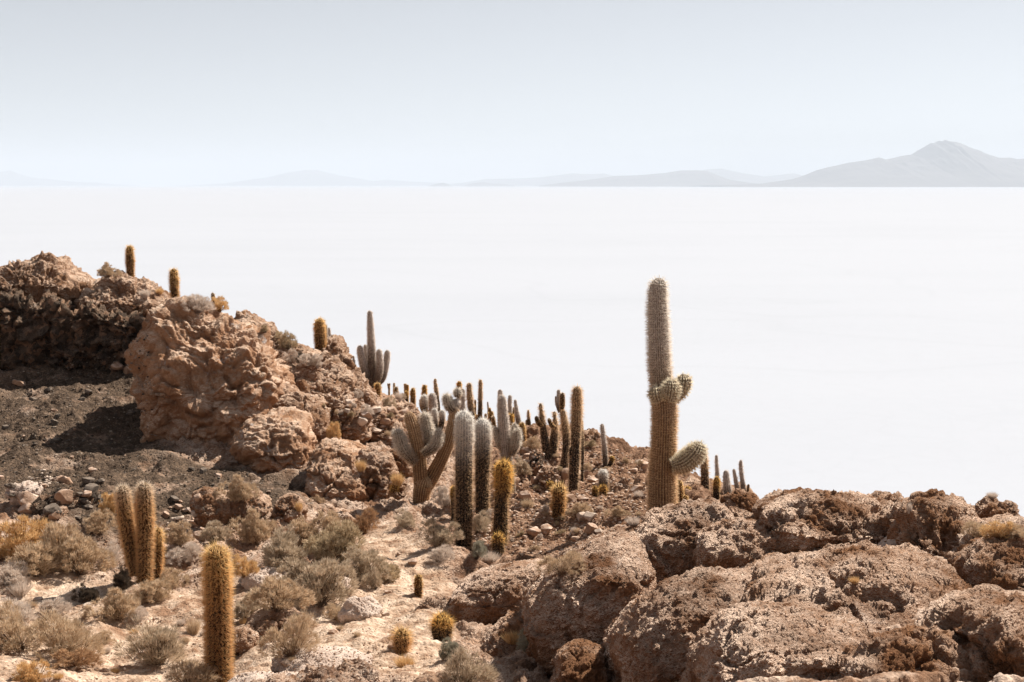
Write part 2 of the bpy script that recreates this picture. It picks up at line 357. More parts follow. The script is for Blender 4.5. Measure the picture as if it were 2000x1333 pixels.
def base_height(x, y):
    """smooth terrain height before roughness; y forward"""
    r = np.hypot(x, y); yy = np.maximum(y, 0.3 * r)
    s = np.clip(x / np.maximum(yy, 1e-3), SC[0], SC[-1])
    k = np.clip(np.searchsorted(SC, s) - 1, 0, len(SC) - 2)
    t = (s - SC[k]) / (SC[k + 1] - SC[k]); t = t * t * (3 - 2 * t) * 0.5 + t * 0.5
    rr = np.where(np.abs(x / np.maximum(yy, 1e-3)) > SC[-1], r / math.hypot(1, SC[-1]), yy)
    rr = np.clip(rr, 0, 399)
    j = np.clip(np.searchsorted(YG, rr, side='right') - 1, 0, len(YG) - 2)
    q = (rr - YG[j]) / (YG[j + 1] - YG[j])
    h = lambda kk: TAB[kk, j] * (1 - q) + TAB[kk, j + 1] * q
    return h(k) * (1 - t) + h(k + 1) * t
SAND = [(-80, 1118), (150, 1112), (330, 1150), (480, 1140), (620, 1200), (700, 1150), (700, 1120), (690, 1060), (720, 1030), (790, 1020), (830, 1075), (880, 1100), (870, 1150), (860, 1210), (905, 1270), (900, 1345), (-80, 1345)]
SCREE = [(-80, 740), (60, 720), (150, 670), (290, 640), (300, 860), (420, 905), (600, 950), (560, 1000), (380, 1020), (200, 1030), (120, 1010), (-80, 960)]
def polymask(u, v, poly, soft):
    inside = np.zeros(len(u), bool); dmin = np.full(len(u), 1e9)
    n = len(poly)
    for i in range(n):
        x1, y1 = poly[i]; x2, y2 = poly[(i + 1) % n]
        c = ((y1 > v) != (y2 > v)) & (u < (x2 - x1) * (v - y1) / (y2 - y1 + 1e-9) + x1)
        inside ^= c
        t = np.clip(((u - x1) * (x2 - x1) + (v - y1) * (y2 - y1)) / ((x2 - x1) ** 2 + (y2 - y1) ** 2), 0, 1)
        dmin = np.minimum(dmin, np.hypot(u - x1 - t * (x2 - x1), v - y1 - t * (y2 - y1)))
    sd = np.where(inside, dmin, -dmin)
    return sstep(-soft, soft, sd)

def build_ground():
    th = np.concatenate([np.linspace(-180, -30, 40)[:-1], np.linspace(-30, -21, 60)[:-1], np.linspace(-21, 21, 1150)[:-1], np.linspace(21, 30, 60)[:-1], np.linspace(30, 180, 40)[:-1]])
    rr = np.concatenate([[0.05], np.geomspace(0.5, 7.5, 60)[:-1], np.geomspace(7.5, 62, 800)[:-1], np.geomspace(62, 420, 50)])
    T, RR = np.meshgrid(np.radians(th), rr)
    x = (RR * np.sin(T)).ravel(); y = (RR * np.cos(T)).ravel()
    z = base_height(x, y)
    P0 = np.stack([x, y, z], 1)
    u, v = proj(P0)
    behind = y < 1
    wv = fbm(P0 * 0.6, 3) * 35; wu = fbm(P0 * 0.6 + 50, 3) * 45
    sand = np.where(behind, 0, polymask(u + wu, v + wv, SAND, 18))
    scree = np.where(behind, 0, polymask(u + wu * 1.3, v + wv * 1.3, SCREE, 34)) * (y < 41)
    far = sstep(19, 24, y)
    soil = sstep(820, 960, u + wu * 2) * sstep(18, 26, y + wu * 0.08)
    front = sstep(1330, 1450, u) * (y < 19) * (y > 1); z = z - 0.14 * front
    # roughness
    rough = 1 - 0.75 * sand - 0.35 * scree
    a = fbm(P0 * 0.5, 4) * 0.22
    q = P0 + 0.4 * np.stack([fbm(P0 * 0.9, 2), fbm(P0 * 0.9 + 9, 2), x * 0], 1)
    w1, w2 = worley(q * 1.0)
    lump = billow(q * 1.1, 5, 0.55) * 0.13 + (0.5 - w1) * 0.12
    w3, w4 = worley(q * 3.3)
    lump2 = (0.5 - w3) * 0.09 * (1 + 1.3 * sstep(860, 1000, u) * sstep(24, 30, y))
    led = ridged(q * np.array([0.8, 1.5, 2.5]), 4) * 0.10
    lod = np.clip(1.2 - y / 160, 0.3, 1)
    d = (a + (lump + lump2 + led) * rough * lod)
    # terraced crust plates on the flat ground
    pl = fbm(P0 * np.array([0.8, 1.3, 0.0]) + 5, 4); st = (np.round(pl * 4) - pl * 4)
    d += sand * (sstep(-0.3, 0.3, np.sin(pl * 7)) * 0.022)
    fq = fbm(P0 * np.array([0.5, 0.8, 0]) + 7, 4)
    lc = (y * 0.62 - x * 0.22) + fq * 1.25
    sw = lc - np.floor(lc)
    ledge = (sstep(0, 0.16, sw) * (1 - sw) ** 0.8 - 0.4) * 0.12 * sstep(-0.5, 0.5, fbm(P0 * 0.8 + 60, 2) + 0.15)
    lc2 = (y * 1.7 - x * 0.5) + fbm(P0 * np.array([1.3, 2.0, 0]) + 17, 4) * 1.6; s2 = lc2 - np.floor(lc2)
    ledge += (sstep(0, 0.2, s2) * (1 - s2) - 0.3) * 0.05
    q1, q2 = worley(np.stack([x + 0.5 * fq, y * 0.8 + 0.5 * wv / 35, x * 0], 1) * 0.62)
    crack = -np.exp(-((q2 - q1) / 0.035) ** 2) * 0.28
    q3, q4 = worley(np.stack([x, y, x * 0], 1) * 4.5 + 0.6 * np.stack([fq, wv / 35, x * 0], 1))
    pit = -sstep(0.32, 0.12, q3) * 0.05 * sstep(-.1, .3, fbm(P0 * 1.3 + 90, 2))
    d = d * (1 - 0.8 * front) + front * (ledge + crack + pit + fbm(P0 * np.array([1.6, 2.4, 0]), 5, 0.55) * 0.055)
    z2 = z + d * sstep(1.0, 4.0, np.hypot(x, y))
    V = np.stack([x, y, z2], 1)
    nr, nc = len(rr), len(th)
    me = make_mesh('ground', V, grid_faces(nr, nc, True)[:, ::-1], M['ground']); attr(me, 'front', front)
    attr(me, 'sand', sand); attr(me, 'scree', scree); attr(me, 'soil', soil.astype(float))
    o = link('ground', me); tag(o, 'stony brown island hillside with pale sandy flat and path', kind='structure')
    return o
ground = build_ground()

# ------------------------------------------------------------------ rocks
SOLIDS = [ground]
def grid_normals(V, nr, nc):
    G = V.reshape(nr, nc, 3)
    dt = np.roll(G, -1, 1) - np.roll(G, 1, 1)
    dp = np.empty_like(G); dp[1:-1] = G[2:] - G[:-2]; dp[0] = G[1] - G[0]; dp[-1] = G[-1] - G[-2]
    n = np.cross(dt, dp); l = np.linalg.norm(n, axis=2, keepdims=True); n = n / np.maximum(l, 1e-9)
    n[0] = n[1].mean(0); n[-1] = n[-2].mean(0)
    return n.reshape(-1, 3)
def rock(poly, Y, label, front=1.0, back=1.5, lean=0.3, p=2.6, mat='rock', amp=0.12, sc=1.0, res=0.03, cat='boulder', name='boulder', lumps=1.0, group=None, chunky=0.0, leds=1.0, shelf=0.0, crack=1.0, knob=0.0, brk=0.0):
    """a boulder whose outline against the view is poly (photo px) at distance Y; front/back: thickness in m"""
    poly = np.array(poly, float)
    seg = []
    for i in range(len(poly)):
        a, b_ = poly[i], poly[(i + 1) % len(poly)]
        for t in np.linspace(0, 1, 12, endpoint=False): seg.append(a * (1 - t) + b_ * t)
    seg = np.array(seg); uc, vc = poly.mean(0)
    c = at(uc, vc, Y); m = mpp(Y)
    dx = (seg[:, 0] - uc) * m; dz = -(seg[:, 1] - vc) * m
    an = np.arctan2(dz, dx); ra = np.hypot(dx, dz); o = np.argsort(an); an, ra = an[o], ra[o]
    size = ra.mean() * 2
    nc = int(np.clip(size * 3.14 / res, 80, 640)); nr = int(np.clip((size + front + back) * 0.9 / res, 50, 420))
    th = np.linspace(-math.pi, math.pi, nc, endpoint=False)
    r = np.interp(th, np.concatenate([an[-6:] - 2 * math.pi, an, an[:6] + 2 * math.pi]), np.concatenate([ra[-6:], ra, ra[:6]]))
    kk = max(1, nc // 60); ker = np.hanning(2 * kk + 3)[1:-1]; ker /= ker.sum()
    r = np.convolve(np.concatenate([r[-len(ker):], r, r[:len(ker)]]), ker, 'same')[len(ker):-len(ker)]
    ph = np.linspace(0.0, math.pi, nr)
    e = 2.0 / p
    rho = np.abs(np.sin(ph)) ** e; dep = -np.sign(np.cos(ph)) * np.abs(np.cos(ph)) ** e
    dep = np.where(dep < 0, dep * front, dep * back)
    X = rho[:, None] * (r * np.cos(th))[None]; Zz = rho[:, None] * (r * np.sin(th))[None]
    zb = brk * r.max(); Yy = np.repeat(dep[:, None], nc, 1) + lean * (1.7 * np.maximum(Zz - zb, 0) + 0.2 * np.minimum(Zz - zb, 0))
    # the rear slopes down with the hillside
    Zz = Zz - np.maximum(Yy, 0) * (-c.z / c.y)
    V = np.stack([X, Yy, Zz], -1).reshape(-1, 3)
    n = grid_normals(V, nr, nc)
    if (n * V).sum(1).mean() < 0: n = -n
    W = V + np.array(c)
    q = W * sc
    wv = 0.45 * np.stack([fbm(q * 0.8, 3), fbm(q * 0.8 + 11, 3), fbm(q * 0.8 + 23, 3)], 1)
    wq = q + wv
    f1, f2 = worley(wq * np.array([0.8, 0.8, 1.1]))
    crk = np.exp(-((f2 - f1) / 0.045) ** 2) * sstep(-0.25, 0.2, fbm(q * 0.7 + 40, 2)) * crack
    d = fbm(q * 0.55, 3) * amp * 1.5 + lumps * (billow(wq * 1.15, 4, 0.52) * amp * 0.7 - crk * amp * 1.5)
    lw = wq * np.array([0.7, 0.7, 2.6]); lw[:, 2] += 0.25 * wq[:, 0]
    d += leds * ridged(lw + 3, 4, 0.55) * amp * 0.55 + fbm(q * 5.5, 4, 0.6) * amp * 0.28
    if knob:
        kq = wq * np.array([1.5, 1.5, 2.0]); k1, k2 = worley(kq); k3, k4 = worley(kq * 2.3 + 5)
        d += knob * ((0.55 - k1) * 1.0 + (0.5 - k3) * 0.35 - np.exp(-((k2 - k1) / 0.10) ** 2) * 0.25 * sstep(-.2, .3, fbm(q * 0.9 + 70, 2)))
    if shelf:
        hz = W[:, 2] * 1.55 + 0.5 * wv[:, 0] + fbm(W * np.array([1.1, 1.1, 0.5]), 3) * 0.75
        sw = hz - np.floor(hz)
        d += shelf * ((1 - sw) ** 0.7 * sstep(0.0, 0.10, sw) - 0.6)
    d -= amp * 0.35
    if chunky: # broken angular pieces
        q1, q2 = worley(W * 4.2); q3, _ = worley(W * 9.0)
        d += chunky * ((0.5 - q1) * 0.28 + (0.5 - q3) * 0.12) + fbm(W * 2.0, 3) * chunky * 0.3
    V = V + n * d[:, None]
    V = V.reshape(nr, nc, 3); V[0] = V[0].mean(0); V[-1] = V[-1].mean(0); V = V.reshape(-1, 3)
    # let the foot reach into the ground all round
    zmin = V[:, 2].min(); xs = V[:, 0] + c.x; ys = V[:, 1] + c.y
    low = V[:, 2] < zmin * 0.25
    gnd = base_height(xs[low], ys[low]).min() - c.z - 0.1
    if zmin > gnd and gnd > zmin - 4:
        t_ = np.clip(-V[:, 2] / -zmin, 0, 1); V[:, 2] += np.where(V[:, 2] < 0, (gnd - zmin) * t_ ** 1.5, 0)
    base = Vector((c.x, c.y, c.z + V[:, 2].min()))
    V = V - np.array([0, 0, V[:, 2].min()])
    Fc = grid_faces(nr, nc, True)
    me = make_mesh(name, V, Fc, M[mat])
    ob = link(name, me, None, base)
    # make faces point outward
    if me.polygons[len(Fc) // 3].normal.dot(me.polygons[len(Fc) // 3].center - Vector((0, 0, V[:, 2].mean()))) < 0:
        me.flip_normals()
    tag(ob, label, cat, group); SOLIDS.append(ob)
    return ob

# front right mass
rock([(1012, 1200), (1022, 1150), (1060, 1108), (1110, 1075), (1170, 1040), (1215, 1015), (1262, 1030), (1290, 1075), (1290, 1130), (1275, 1180), (1240, 1215), (1215, 1260), (1200, 1310), (1130, 1330), (1070, 1310), (1028, 1255)], 14.6,
     'large rounded brown boulder with shaded front, leftmost of the big foreground rocks', 0.9, 2.4, 1.2, 3.4, 'rock_front', 0.08, 1.1, 0.018, brk=0.5, lumps=0.5, leds=0.7, crack=0.6)
rock([(1192, 1265), (1205, 1215), (1245, 1165), (1300, 1130), (1370, 1108), (1450, 1100), (1520, 1110), (1540, 1180), (1500, 1260), (1440, 1330), (1380, 1400), (1290, 1420), (1215, 1370)], 12.0,
     'broad domed brown boulder at the bottom edge between two bigger foreground rocks', 0.9, 2.6, 1.9, 3.4, 'rock_front', 0.08, 1.2, 0.016, brk=0.45, lumps=0.5, leds=0.7)
rock([(1365, 1340), (1385, 1265), (1430, 1205), (1500, 1170), (1600, 1160), (1700, 1190), (1720, 1290), (1680, 1400), (1540, 1440), (1400, 1420)], 10.2,
     'pitted brown rock hump cut by the bottom edge right of the domed boulder', 0.8, 2.2, 1.9, 3.2, 'rock_front', 0.07, 1.3, 0.015, brk=0.35, lumps=0.5, leds=0.7)
rock([(1190, 1090), (1215, 1030), (1270, 1000), (1340, 988), (1400, 968), (1460, 968), (1540, 985), (1565, 1040), (1520, 1095), (1440, 1115), (1360, 1120), (1290, 1135), (1230, 1140)], 15.2,
     'long crusted brown rock ridge hiding the foot of the giant cactus', 0.7, 1.8, 0.8, 2.9, 'rock_front', 0.08, 1.3, 0.018)
rock([(1352, 1080), (1365, 1045), (1400, 1022), (1450, 1018), (1530, 1030), (1550, 1060), (1530, 1095), (1460, 1112), (1390, 1120)], 14.3,
     'cracked brown block under the crest of the foreground rocks', 0.45, 0.8, 0.5, 3.0, 'rock_front', 0.06, 1.8, 0.018)
rock([(1416, 985), (1425, 965), (1448, 957), (1472, 964), (1480, 985), (1466, 1002), (1436, 1004)], 15.6, 'small dark knob of rock on the crest below the slim cacti', 0.3, 0.3, 0.2, 2.6, 'rock_front', 0.05, 2.2, 0.015)
rock([(1600, 1100), (1612, 1068), (1650, 1060), (1700, 1070), (1712, 1085), (1675, 1105), (1640, 1112)], 12.6, 'tilted flat slab jutting over its own shadow on the foreground rocks', 0.35, 0.3, 0.2, 3.5, 'rock_front', 0.035, 2.2, 0.014, cat='slab', name='rock_slab')
rock([(1712, 1066), (1745, 1045), (1772, 1038), (1776, 1052), (1745, 1072), (1718, 1076)], 13.3, 'narrow pale slab leaning beside a hollow in the foreground rocks', 0.15, 0.2, 0.2, 3.5, 'stone_pale', 0.02, 3, 0.012, cat='slab', name='rock_slab')
rock([(1746, 1100), (1756, 1062), (1782, 1044), (1818, 1042), (1830, 1068), (1822, 1098), (1785, 1112)], 12.9, 'dark brown rounded block right of the leaning slab', 0.35, 0.4, 0.3, 2.8, 'rock_front', 0.045, 2.2, 0.014)
rock([(1826, 970), (1830, 961), (1842, 958), (1852, 966), (1850, 976), (1836, 977)], 14.2, 'small reddish stone perched on the right skyline', 0.12, 0.12, 0, 2.6, 'rock_front', 0.015, 4, 0.012, cat='stone', name='stone')
rock([(1905, 1000), (1918, 980), (1945, 972), (1975, 974), (1985, 1000), (1960, 1020), (1925, 1020)], 13.6, 'rounded brown rock under dry stalks at the right end of the skyline', 0.4, 0.5, 0.2, 2.6, 'rock_front', 0.05, 2.2, 0.015)
rock([(1700, 985), (1706, 962), (1735, 954), (1775, 962), (1790, 985), (1750, 998)], 15.6, 'low lumpy brown rock on the middle of the right skyline', 0.3, 0.5, 0.3, 2.6, 'rock_front', 0.05, 2, 0.015)
rock([(1440, 1260), (1450, 1165), (1495, 1095), (1590, 1058), (1720, 1058), (1830, 1075), (1900, 1110), (1915, 1210), (1860, 1290), (1700, 1320), (1540, 1310)], 11.2,
     'wide pitted brown rock surface in the middle of the foreground mass', 0.8, 2.4, 1.5, 2.6, 'rock_front', 0.075, 1.0, 0.016, lumps=0.8, cat='rock outcrop', name='rock_outcrop')
rock([(1640, 1350), (1660, 1280), (1720, 1235), (1800, 1215), (1870, 1230), (1890, 1290), (1880, 1420), (1760, 1440), (1660, 1420)], 9.2,
     'brown rock with wavy ledges at the bottom edge near the right corner', 0.6, 1.8, 1.2, 2.7, 'rock_front', 0.07, 1.3, 0.014, cat='rock outcrop', name='rock_outcrop')
rock([(1878, 1300), (1895, 1220), (1950, 1165), (2020, 1140), (2090, 1150), (2100, 1400), (1990, 1450), (1890, 1430)], 9.0,
     'dark cracked brown rock in the bottom right corner', 0.7, 1.8, 1.1, 2.8, 'rock_front', 0.075, 1.2, 0.014, cat='rock outcrop', name='rock_outcrop')
rock([(1468, 1060), (1476, 985), (1540, 950), (1630, 950), (1700, 953), (1765, 963), (1790, 1020), (1780, 1070), (1700, 1095), (1600, 1100)], 14.4,
     'broad lumpy brown rock forming the skyline right of the cacti', 0.7, 1.4, 0.9, 2.7, 'rock_front', 0.085, 1.3, 0.018, cat='rock outcrop', name='rock_outcrop')
rock([(1740, 1080), (1750, 1005), (1790, 962), (1850, 960), (1895, 990), (1915, 1050), (1900, 1110), (1820, 1125), (1760, 1115)], 13.2,
     'sloping brown rock falling to the dip in the right skyline', 0.6, 1.4, 0.9, 2.6, 'rock_front', 0.08, 1.3, 0.017, cat='rock outcrop', name='rock_outcrop')
rock([(1880, 1150), (1890, 1080), (1925, 1040), (1980, 1015), (2080, 1000), (2100, 1150), (2040, 1190), (1940, 1190)], 11.8,
     'brown rock under the dry grass clumps at the right edge', 0.6, 1.6, 1.1, 2.6, 'rock_front', 0.07, 1.3, 0.016, cat='rock outcrop', name='rock_outcrop')
rock([(870, 1180), (876, 1150), (905, 1128), (930, 1110), (1000, 1095), (1080, 1090), (1120, 1100), (1110, 1160), (1050, 1195), (980, 1215), (930, 1230), (890, 1215)], 19.0,
     'square cracked brown block with shaded face in front of the tall cactus cluster', 0.7, 2.2, 0.35, 4.0, 'rock_front', 0.06, 1.4, 0.02, lumps=0.5)
rock([(925, 1260), (950, 1215), (990, 1195), (1035, 1190), (1060, 1230), (1050, 1290), (1000, 1320), (940, 1310)], 15.6, 'sunlit pale crusted rock at the foot of the big rounded boulder', 0.6, 1.0, 0.7, 2.5, 'rock_front', 0.06, 1.8, 0.018)
rock([(1080, 1330), (1100, 1280), (1140, 1258), (1180, 1260), (1200, 1300), (1180, 1370), (1100, 1400)], 12.9, 'small crusted rock at the bottom edge between two dark boulders', 0.5, 0.9, 0.6, 2.5, 'rock_front', 0.05, 2, 0.016)

# left outcrop
rock([(250, 735), (262, 680), (275, 625), (310, 600), (370, 605), (440, 620), (500, 650), (535, 690), (548, 740), (530, 800), (520, 860), (515, 920), (440, 925), (380, 905), (330, 880), (290, 860), (262, 800)], 33.5,
     'huge lumpy orange brown block overhanging the dark scree', 1.0, 3.6, 0.35, 3.2, 'rock_face', 0.22, 1.0, 0.03, cat='rock outcrop', name='rock_outcrop', leds=0.5, shelf=0.10, lumps=0.45, crack=0.5, knob=0.34)
rock([(515, 790), (522, 750), (560, 745), (610, 770), (640, 800), (645, 850), (600, 870), (540, 860)], 33.8, 'rounded brown boulder wedged right of the huge overhanging block', 0.9, 1.6, 0.4, 2.7, 'rock', 0.11, 1.2, 0.03)
rock([(458, 860), (480, 815), (530, 798), (590, 815), (618, 860), (612, 910), (580, 940), (520, 945), (480, 915)], 31.8, 'big round boulder at the lower right foot of the huge block', 0.9, 1.6, 0.4, 2.6, 'rock_face', 0.12, 1.3, 0.028, shelf=0.06, lumps=0.7, knob=0.12)
rock([(590, 900), (610, 850), (660, 845), (700, 880), (720, 930), (735, 980), (740, 1040), (700, 1030), (640, 1010), (600, 985)], 29.5, 'smooth red brown buttress rising from the pale path', 0.8, 2.0, 0.55, 2.8, 'rock_face', 0.11, 1.2, 0.026, shelf=0.08, cat='rock outcrop', name='rock_outcrop')
rock([(690, 920), (695, 880), (725, 865), (760, 890), (775, 930), (772, 970), (755, 1000), (715, 985)], 29.8, 'brown rock with a dark hollow above the shaded nook by the path', 0.6, 1.6, 0.4, 2.7, 'rock', 0.11, 1.4, 0.026)
rock([(600, 740), (615, 715), (650, 705), (690, 735), (700, 780), (670, 810), (625, 790)], 36.5, 'brown crag below the golden cactus on the ridge', 0.8, 1.6, 0.4, 2.6, 'rock', 0.13, 1.3, 0.03)
rock([(640, 660), (660, 655), (680, 690), (690, 730), (680, 755), (655, 735), (640, 700), (625, 690)], 39.5, 'upright cracked crag between two golden topped ridge cacti', 0.6, 1.2, 0.2, 2.8, 'rock', 0.11, 1.6, 0.03)
rock([(640, 830), (650, 795), (690, 790), (720, 815), (725, 850), (690, 870), (650, 860)], 34.2, 'rough brown boulder above a yellow shrub on the slope', 0.6, 1.4, 0.4, 2.6, 'rock', 0.11, 1.5, 0.028)
rock([(700, 815), (730, 790), (775, 805), (800, 850), (795, 890), (750, 880), (715, 860)], 35.0, 'long slanted brown rock left of the branching cactus', 0.7, 1.4, 0.4, 2.7, 'rock', 0.11, 1.4, 0.028)
rock([(745, 890), (770, 870), (800, 885), (812, 930), (800, 960), (765, 950)], 31.0, 'brown rock in shadow directly left of the branching cactus trunk', 0.5, 1.2, 0.3, 2.7, 'rock', 0.09, 1.6, 0.025)
rock([(735, 830), (752, 792), (795, 795), (845, 832), (872, 855), (856, 878), (796, 866)], 39.0, 'low brown rock shelf on the ridge right of the candelabra cactus', 0.7, 2.0, 0.5, 2.6, 'rock', 0.12, 1.3, 0.03)
rock([(440, 650), (485, 625), (540, 655), (600, 690), (655, 700), (715, 765), (765, 805), (795, 880), (785, 960), (700, 990), (600, 965), (520, 900), (450, 800)], 36.2,
     'craggy brown flank tying the huge block to the slope below the ridge cacti', 0.7, 2.6, 0.9, 2.8, 'rock', 0.16, 1.0, 0.03, cat='rock outcrop', name='rock_outcrop', knob=0.14, lumps=0.9)
rock([(490, 930), (560, 895), (640, 850), (700, 870), (735, 930), (700, 985), (600, 1000), (520, 975)], 32.2,
     'red brown rock filling the gap between the round boulder and the buttress', 0.5, 2.2, 0.6, 2.8, 'rock_face', 0.10, 1.2, 0.028, knob=0.08)
rock([(540, 700), (600, 695), (650, 740), (700, 790), (730, 850), (690, 890), (620, 860), (560, 800)], 35.2,
     'steep brown rock band right of the huge block above the round boulders', 0.5, 2.0, 0.7, 2.8, 'rock', 0.12, 1.2, 0.028, knob=0.12)
# dark recess wall and the crest
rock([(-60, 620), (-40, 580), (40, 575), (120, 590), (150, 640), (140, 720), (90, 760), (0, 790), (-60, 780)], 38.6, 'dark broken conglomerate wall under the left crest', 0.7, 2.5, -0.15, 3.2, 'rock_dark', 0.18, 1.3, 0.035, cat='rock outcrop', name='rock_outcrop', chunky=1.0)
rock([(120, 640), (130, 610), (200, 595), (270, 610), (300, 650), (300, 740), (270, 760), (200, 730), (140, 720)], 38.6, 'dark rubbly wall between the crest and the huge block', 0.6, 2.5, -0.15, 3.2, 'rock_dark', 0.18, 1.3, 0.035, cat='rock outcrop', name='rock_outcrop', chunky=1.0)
rock([(-60, 575), (-50, 540), (0, 525), (30, 510), (60, 506), (100, 510), (130, 530), (180, 545), (190, 580), (130, 600), (60, 590), (0, 585)], 40.5, 'pale brown jagged crest rock at the left edge', 1.2, 2.6, 0.7, 2.6, 'rock', 0.17, 1.4, 0.03, cat='rock outcrop', name='rock_outcrop')
rock([(150, 600), (165, 560), (200, 540), (260, 550), (320, 570), (350, 600), (330, 625), (270, 625), (200, 615)], 40.3, 'flat topped brown rock carrying the two lone golden cacti', 1.2, 2.6, 0.8, 2.6, 'rock', 0.15, 1.5, 0.03, cat='rock outcrop', name='rock_outcrop')
rock([(230, 555), (240, 545), (262, 548), (270, 560), (262, 570), (240, 568)], 40.2, 'reddish block lying below the leftmost lone cactus', 0.3, 0.4, 0.1, 3.0, 'rock', 0.06, 2.5, 0.03)
rock([(430, 640), (450, 605), (490, 610), (530, 650), (550, 690), (600, 690), (620, 720), (590, 760), (540, 740), (480, 690)], 38.5, 'rough brown slope rock right of the top of the huge block', 1.0, 2.0, 0.6, 2.5, 'rock', 0.16, 1.4, 0.03, cat='rock outcrop', name='rock_outcrop')
# valley rocks on the left
rock([(370, 985), (380, 962), (410, 955), (440, 970), (452, 1000), (430, 1025), (395, 1020)], 25.8, 'brown boulder with a sunlit top left of the grey bush row', 0.5, 0.7, 0.4, 2.6, 'rock', 0.07, 2, 0.022)
rock([(435, 985), (455, 960), (500, 955), (530, 975), (535, 1010), (500, 1030), (450, 1025)], 26.2, 'brown boulder behind the straw coloured bush', 0.5, 0.7, 0.4, 2.7, 'rock', 0.07, 2, 0.022)
rock([(525, 995), (545, 965), (580, 968), (600, 990), (590, 1020), (550, 1030)], 26.4, 'split brown boulder at the foot of the round boulder', 0.5, 0.7, 0.3, 2.7, 'rock', 0.07, 2, 0.022)
rock([(10, 965), (18, 945), (50, 938), (80, 948), (82, 970), (60, 985), (25, 982)], 27.5, 'sunlit tan boulder in the dark rubble at the left edge', 0.35, 0.5, 0.3, 2.6, 'stone_pale', 0.05, 2.5, 0.02)
rock([(60, 985), (90, 955), (150, 950), (200, 955), (185, 990), (130, 1015), (80, 1020)], 27.3, 'dark cracked slab in the rubble behind the cactus pair', 0.6, 0.8, 0.4, 3.4, 'rock_dark', 0.05, 1.8, 0.025, cat='slab', name='rock_slab')
rock([(85, 1010), (95, 992), (125, 988), (132, 1005), (110, 1025), (92, 1026)], 26.2, 'small sunlit brown rock below the dark cracked slab', 0.25, 0.3, 0.3, 2.6, 'rock', 0.04, 3, 0.02)
rock([(460, 1130), (475, 1112), (520, 1108), (560, 1120), (555, 1140), (500, 1145)], 21.8, 'flat tan rock between the grey bushes right of the near cactus', 0.4, 0.6, 0.4, 2.7, 'stone_pale', 0.05, 2.2, 0.02)
rock([(620, 1130), (650, 1110), (685, 1125), (690, 1150), (650, 1165), (622, 1150)], 20.8, 'pale smooth rock at the tip of the long bush row', 0.35, 0.5, 0.4, 2.6, 'stone_pale', 0.04, 2.5, 0.02)
rock([(665, 1195), (680, 1165), (725, 1160), (755, 1180), (745, 1205), (700, 1215)], 19.6, 'layered pale rock ledge left of the tiny lone cactus', 0.4, 0.7, 0.5, 2.8, 'stone_pale', 0.05, 2.4, 0.018)
rock([(815, 1195), (822, 1175), (845, 1168), (860, 1180), (855, 1200), (830, 1206)], 19.6, 'rounded brown stone just above the barrel cactus', 0.2, 0.3, 0.3, 2.6, 'rock', 0.035, 3, 0.018, cat='stone', name='stone')
rock([(435, 1245), (445, 1225), (480, 1222), (505, 1240), (498, 1262), (455, 1265)], 17.6, 'dark brown stone right of the near cactus', 0.25, 0.35, 0.3, 2.6, 'rock', 0.04, 3, 0.016, cat='stone', name='stone')
rock([(520, 1290), (560, 1268), (640, 1262), (720, 1272), (740, 1290), (680, 1312), (580, 1318)], 15.2, 'wide white crusted slab left of the spiky ball cactus', 0.6, 0.8, 0.7, 2.6, 'stone_pale', 0.035, 1.8, 0.016, cat='slab', name='rock_slab')
rock([(430, 1340), (470, 1315), (560, 1310), (660, 1318), (700, 1345), (600, 1380), (480, 1375)], 14.4, 'pale crusted slab cut by the bottom edge right of the near cactus', 0.6, 0.8, 0.7, 2.6, 'stone_pale', 0.035, 1.8, 0.016, cat='slab', name='rock_slab')
rock([(470, 1225), (500, 1195), (560, 1185), (610, 1205), (620, 1235), (560, 1250), (500, 1250)], 18.3, 'low crumbling brown rock behind the round shrub', 0.5, 0.7, 0.6, 2.6, 'rock', 0.05, 2.2, 0.018)
# mid slope rocks right of the cluster
rock([(1030, 905), (1040, 885), (1058, 888), (1062, 915), (1048, 930), (1032, 925)], 33.0, 'dark angular rock left of the forked pair of stems', 0.4, 0.5, 0.1, 3.0, 'rock_dark', 0.06, 2.2, 0.025)
rock([(1150, 1000), (1158, 985), (1178, 982), (1184, 1000), (1170, 1013), (1153, 1012)], 27.3, 'dark brown boulder below the white topped cactus with golden pups', 0.3, 0.35, 0.1, 2.8, 'rock', 0.05, 2.5, 0.022)
rock([(1192, 985), (1200, 972), (1215, 972), (1222, 985), (1210, 995), (1196, 994)], 28.5, 'dark stone between the white topped cactus and the giant cactus', 0.25, 0.3, 0.1, 2.8, 'rock', 0.05, 2.5, 0.022, cat='stone', name='stone')
rock([(1030, 1010), (1035, 995), (1055, 992), (1062, 1008), (1050, 1022), (1035, 1020)], 27.2, 'rounded brown stone left of the fat golden cactus', 0.25, 0.3, 0.1, 2.6, 'rock', 0.05, 2.5, 0.022, cat='stone', name='stone')
rock([(1140, 860), (1142, 845), (1165, 840), (1178, 850), (1180, 880), (1160, 890), (1145, 885)], 42.0, 'knobbly brown crag on the skyline right of the tall brown cactus', 0.6, 1.0, 0.1, 2.8, 'rock', 0.10, 2, 0.03)
rock([(1010, 870), (1015, 850), (1040, 838), (1060, 850), (1058, 880), (1030, 890)], 40.0, 'knobbly brown crag on the skyline left of the forked pair of stems', 0.6, 1.0, 0.2, 2.7, 'rock', 0.12, 1.8, 0.03)
rock([(1340, 965), (1338, 945), (1350, 935), (1368, 940), (1385, 955), (1380, 980), (1350, 985)], 33.0, 'brown rock behind the arm of the giant cactus', 0.5, 0.8, 0.3, 2.6, 'rock', 0.09, 2, 0.03)
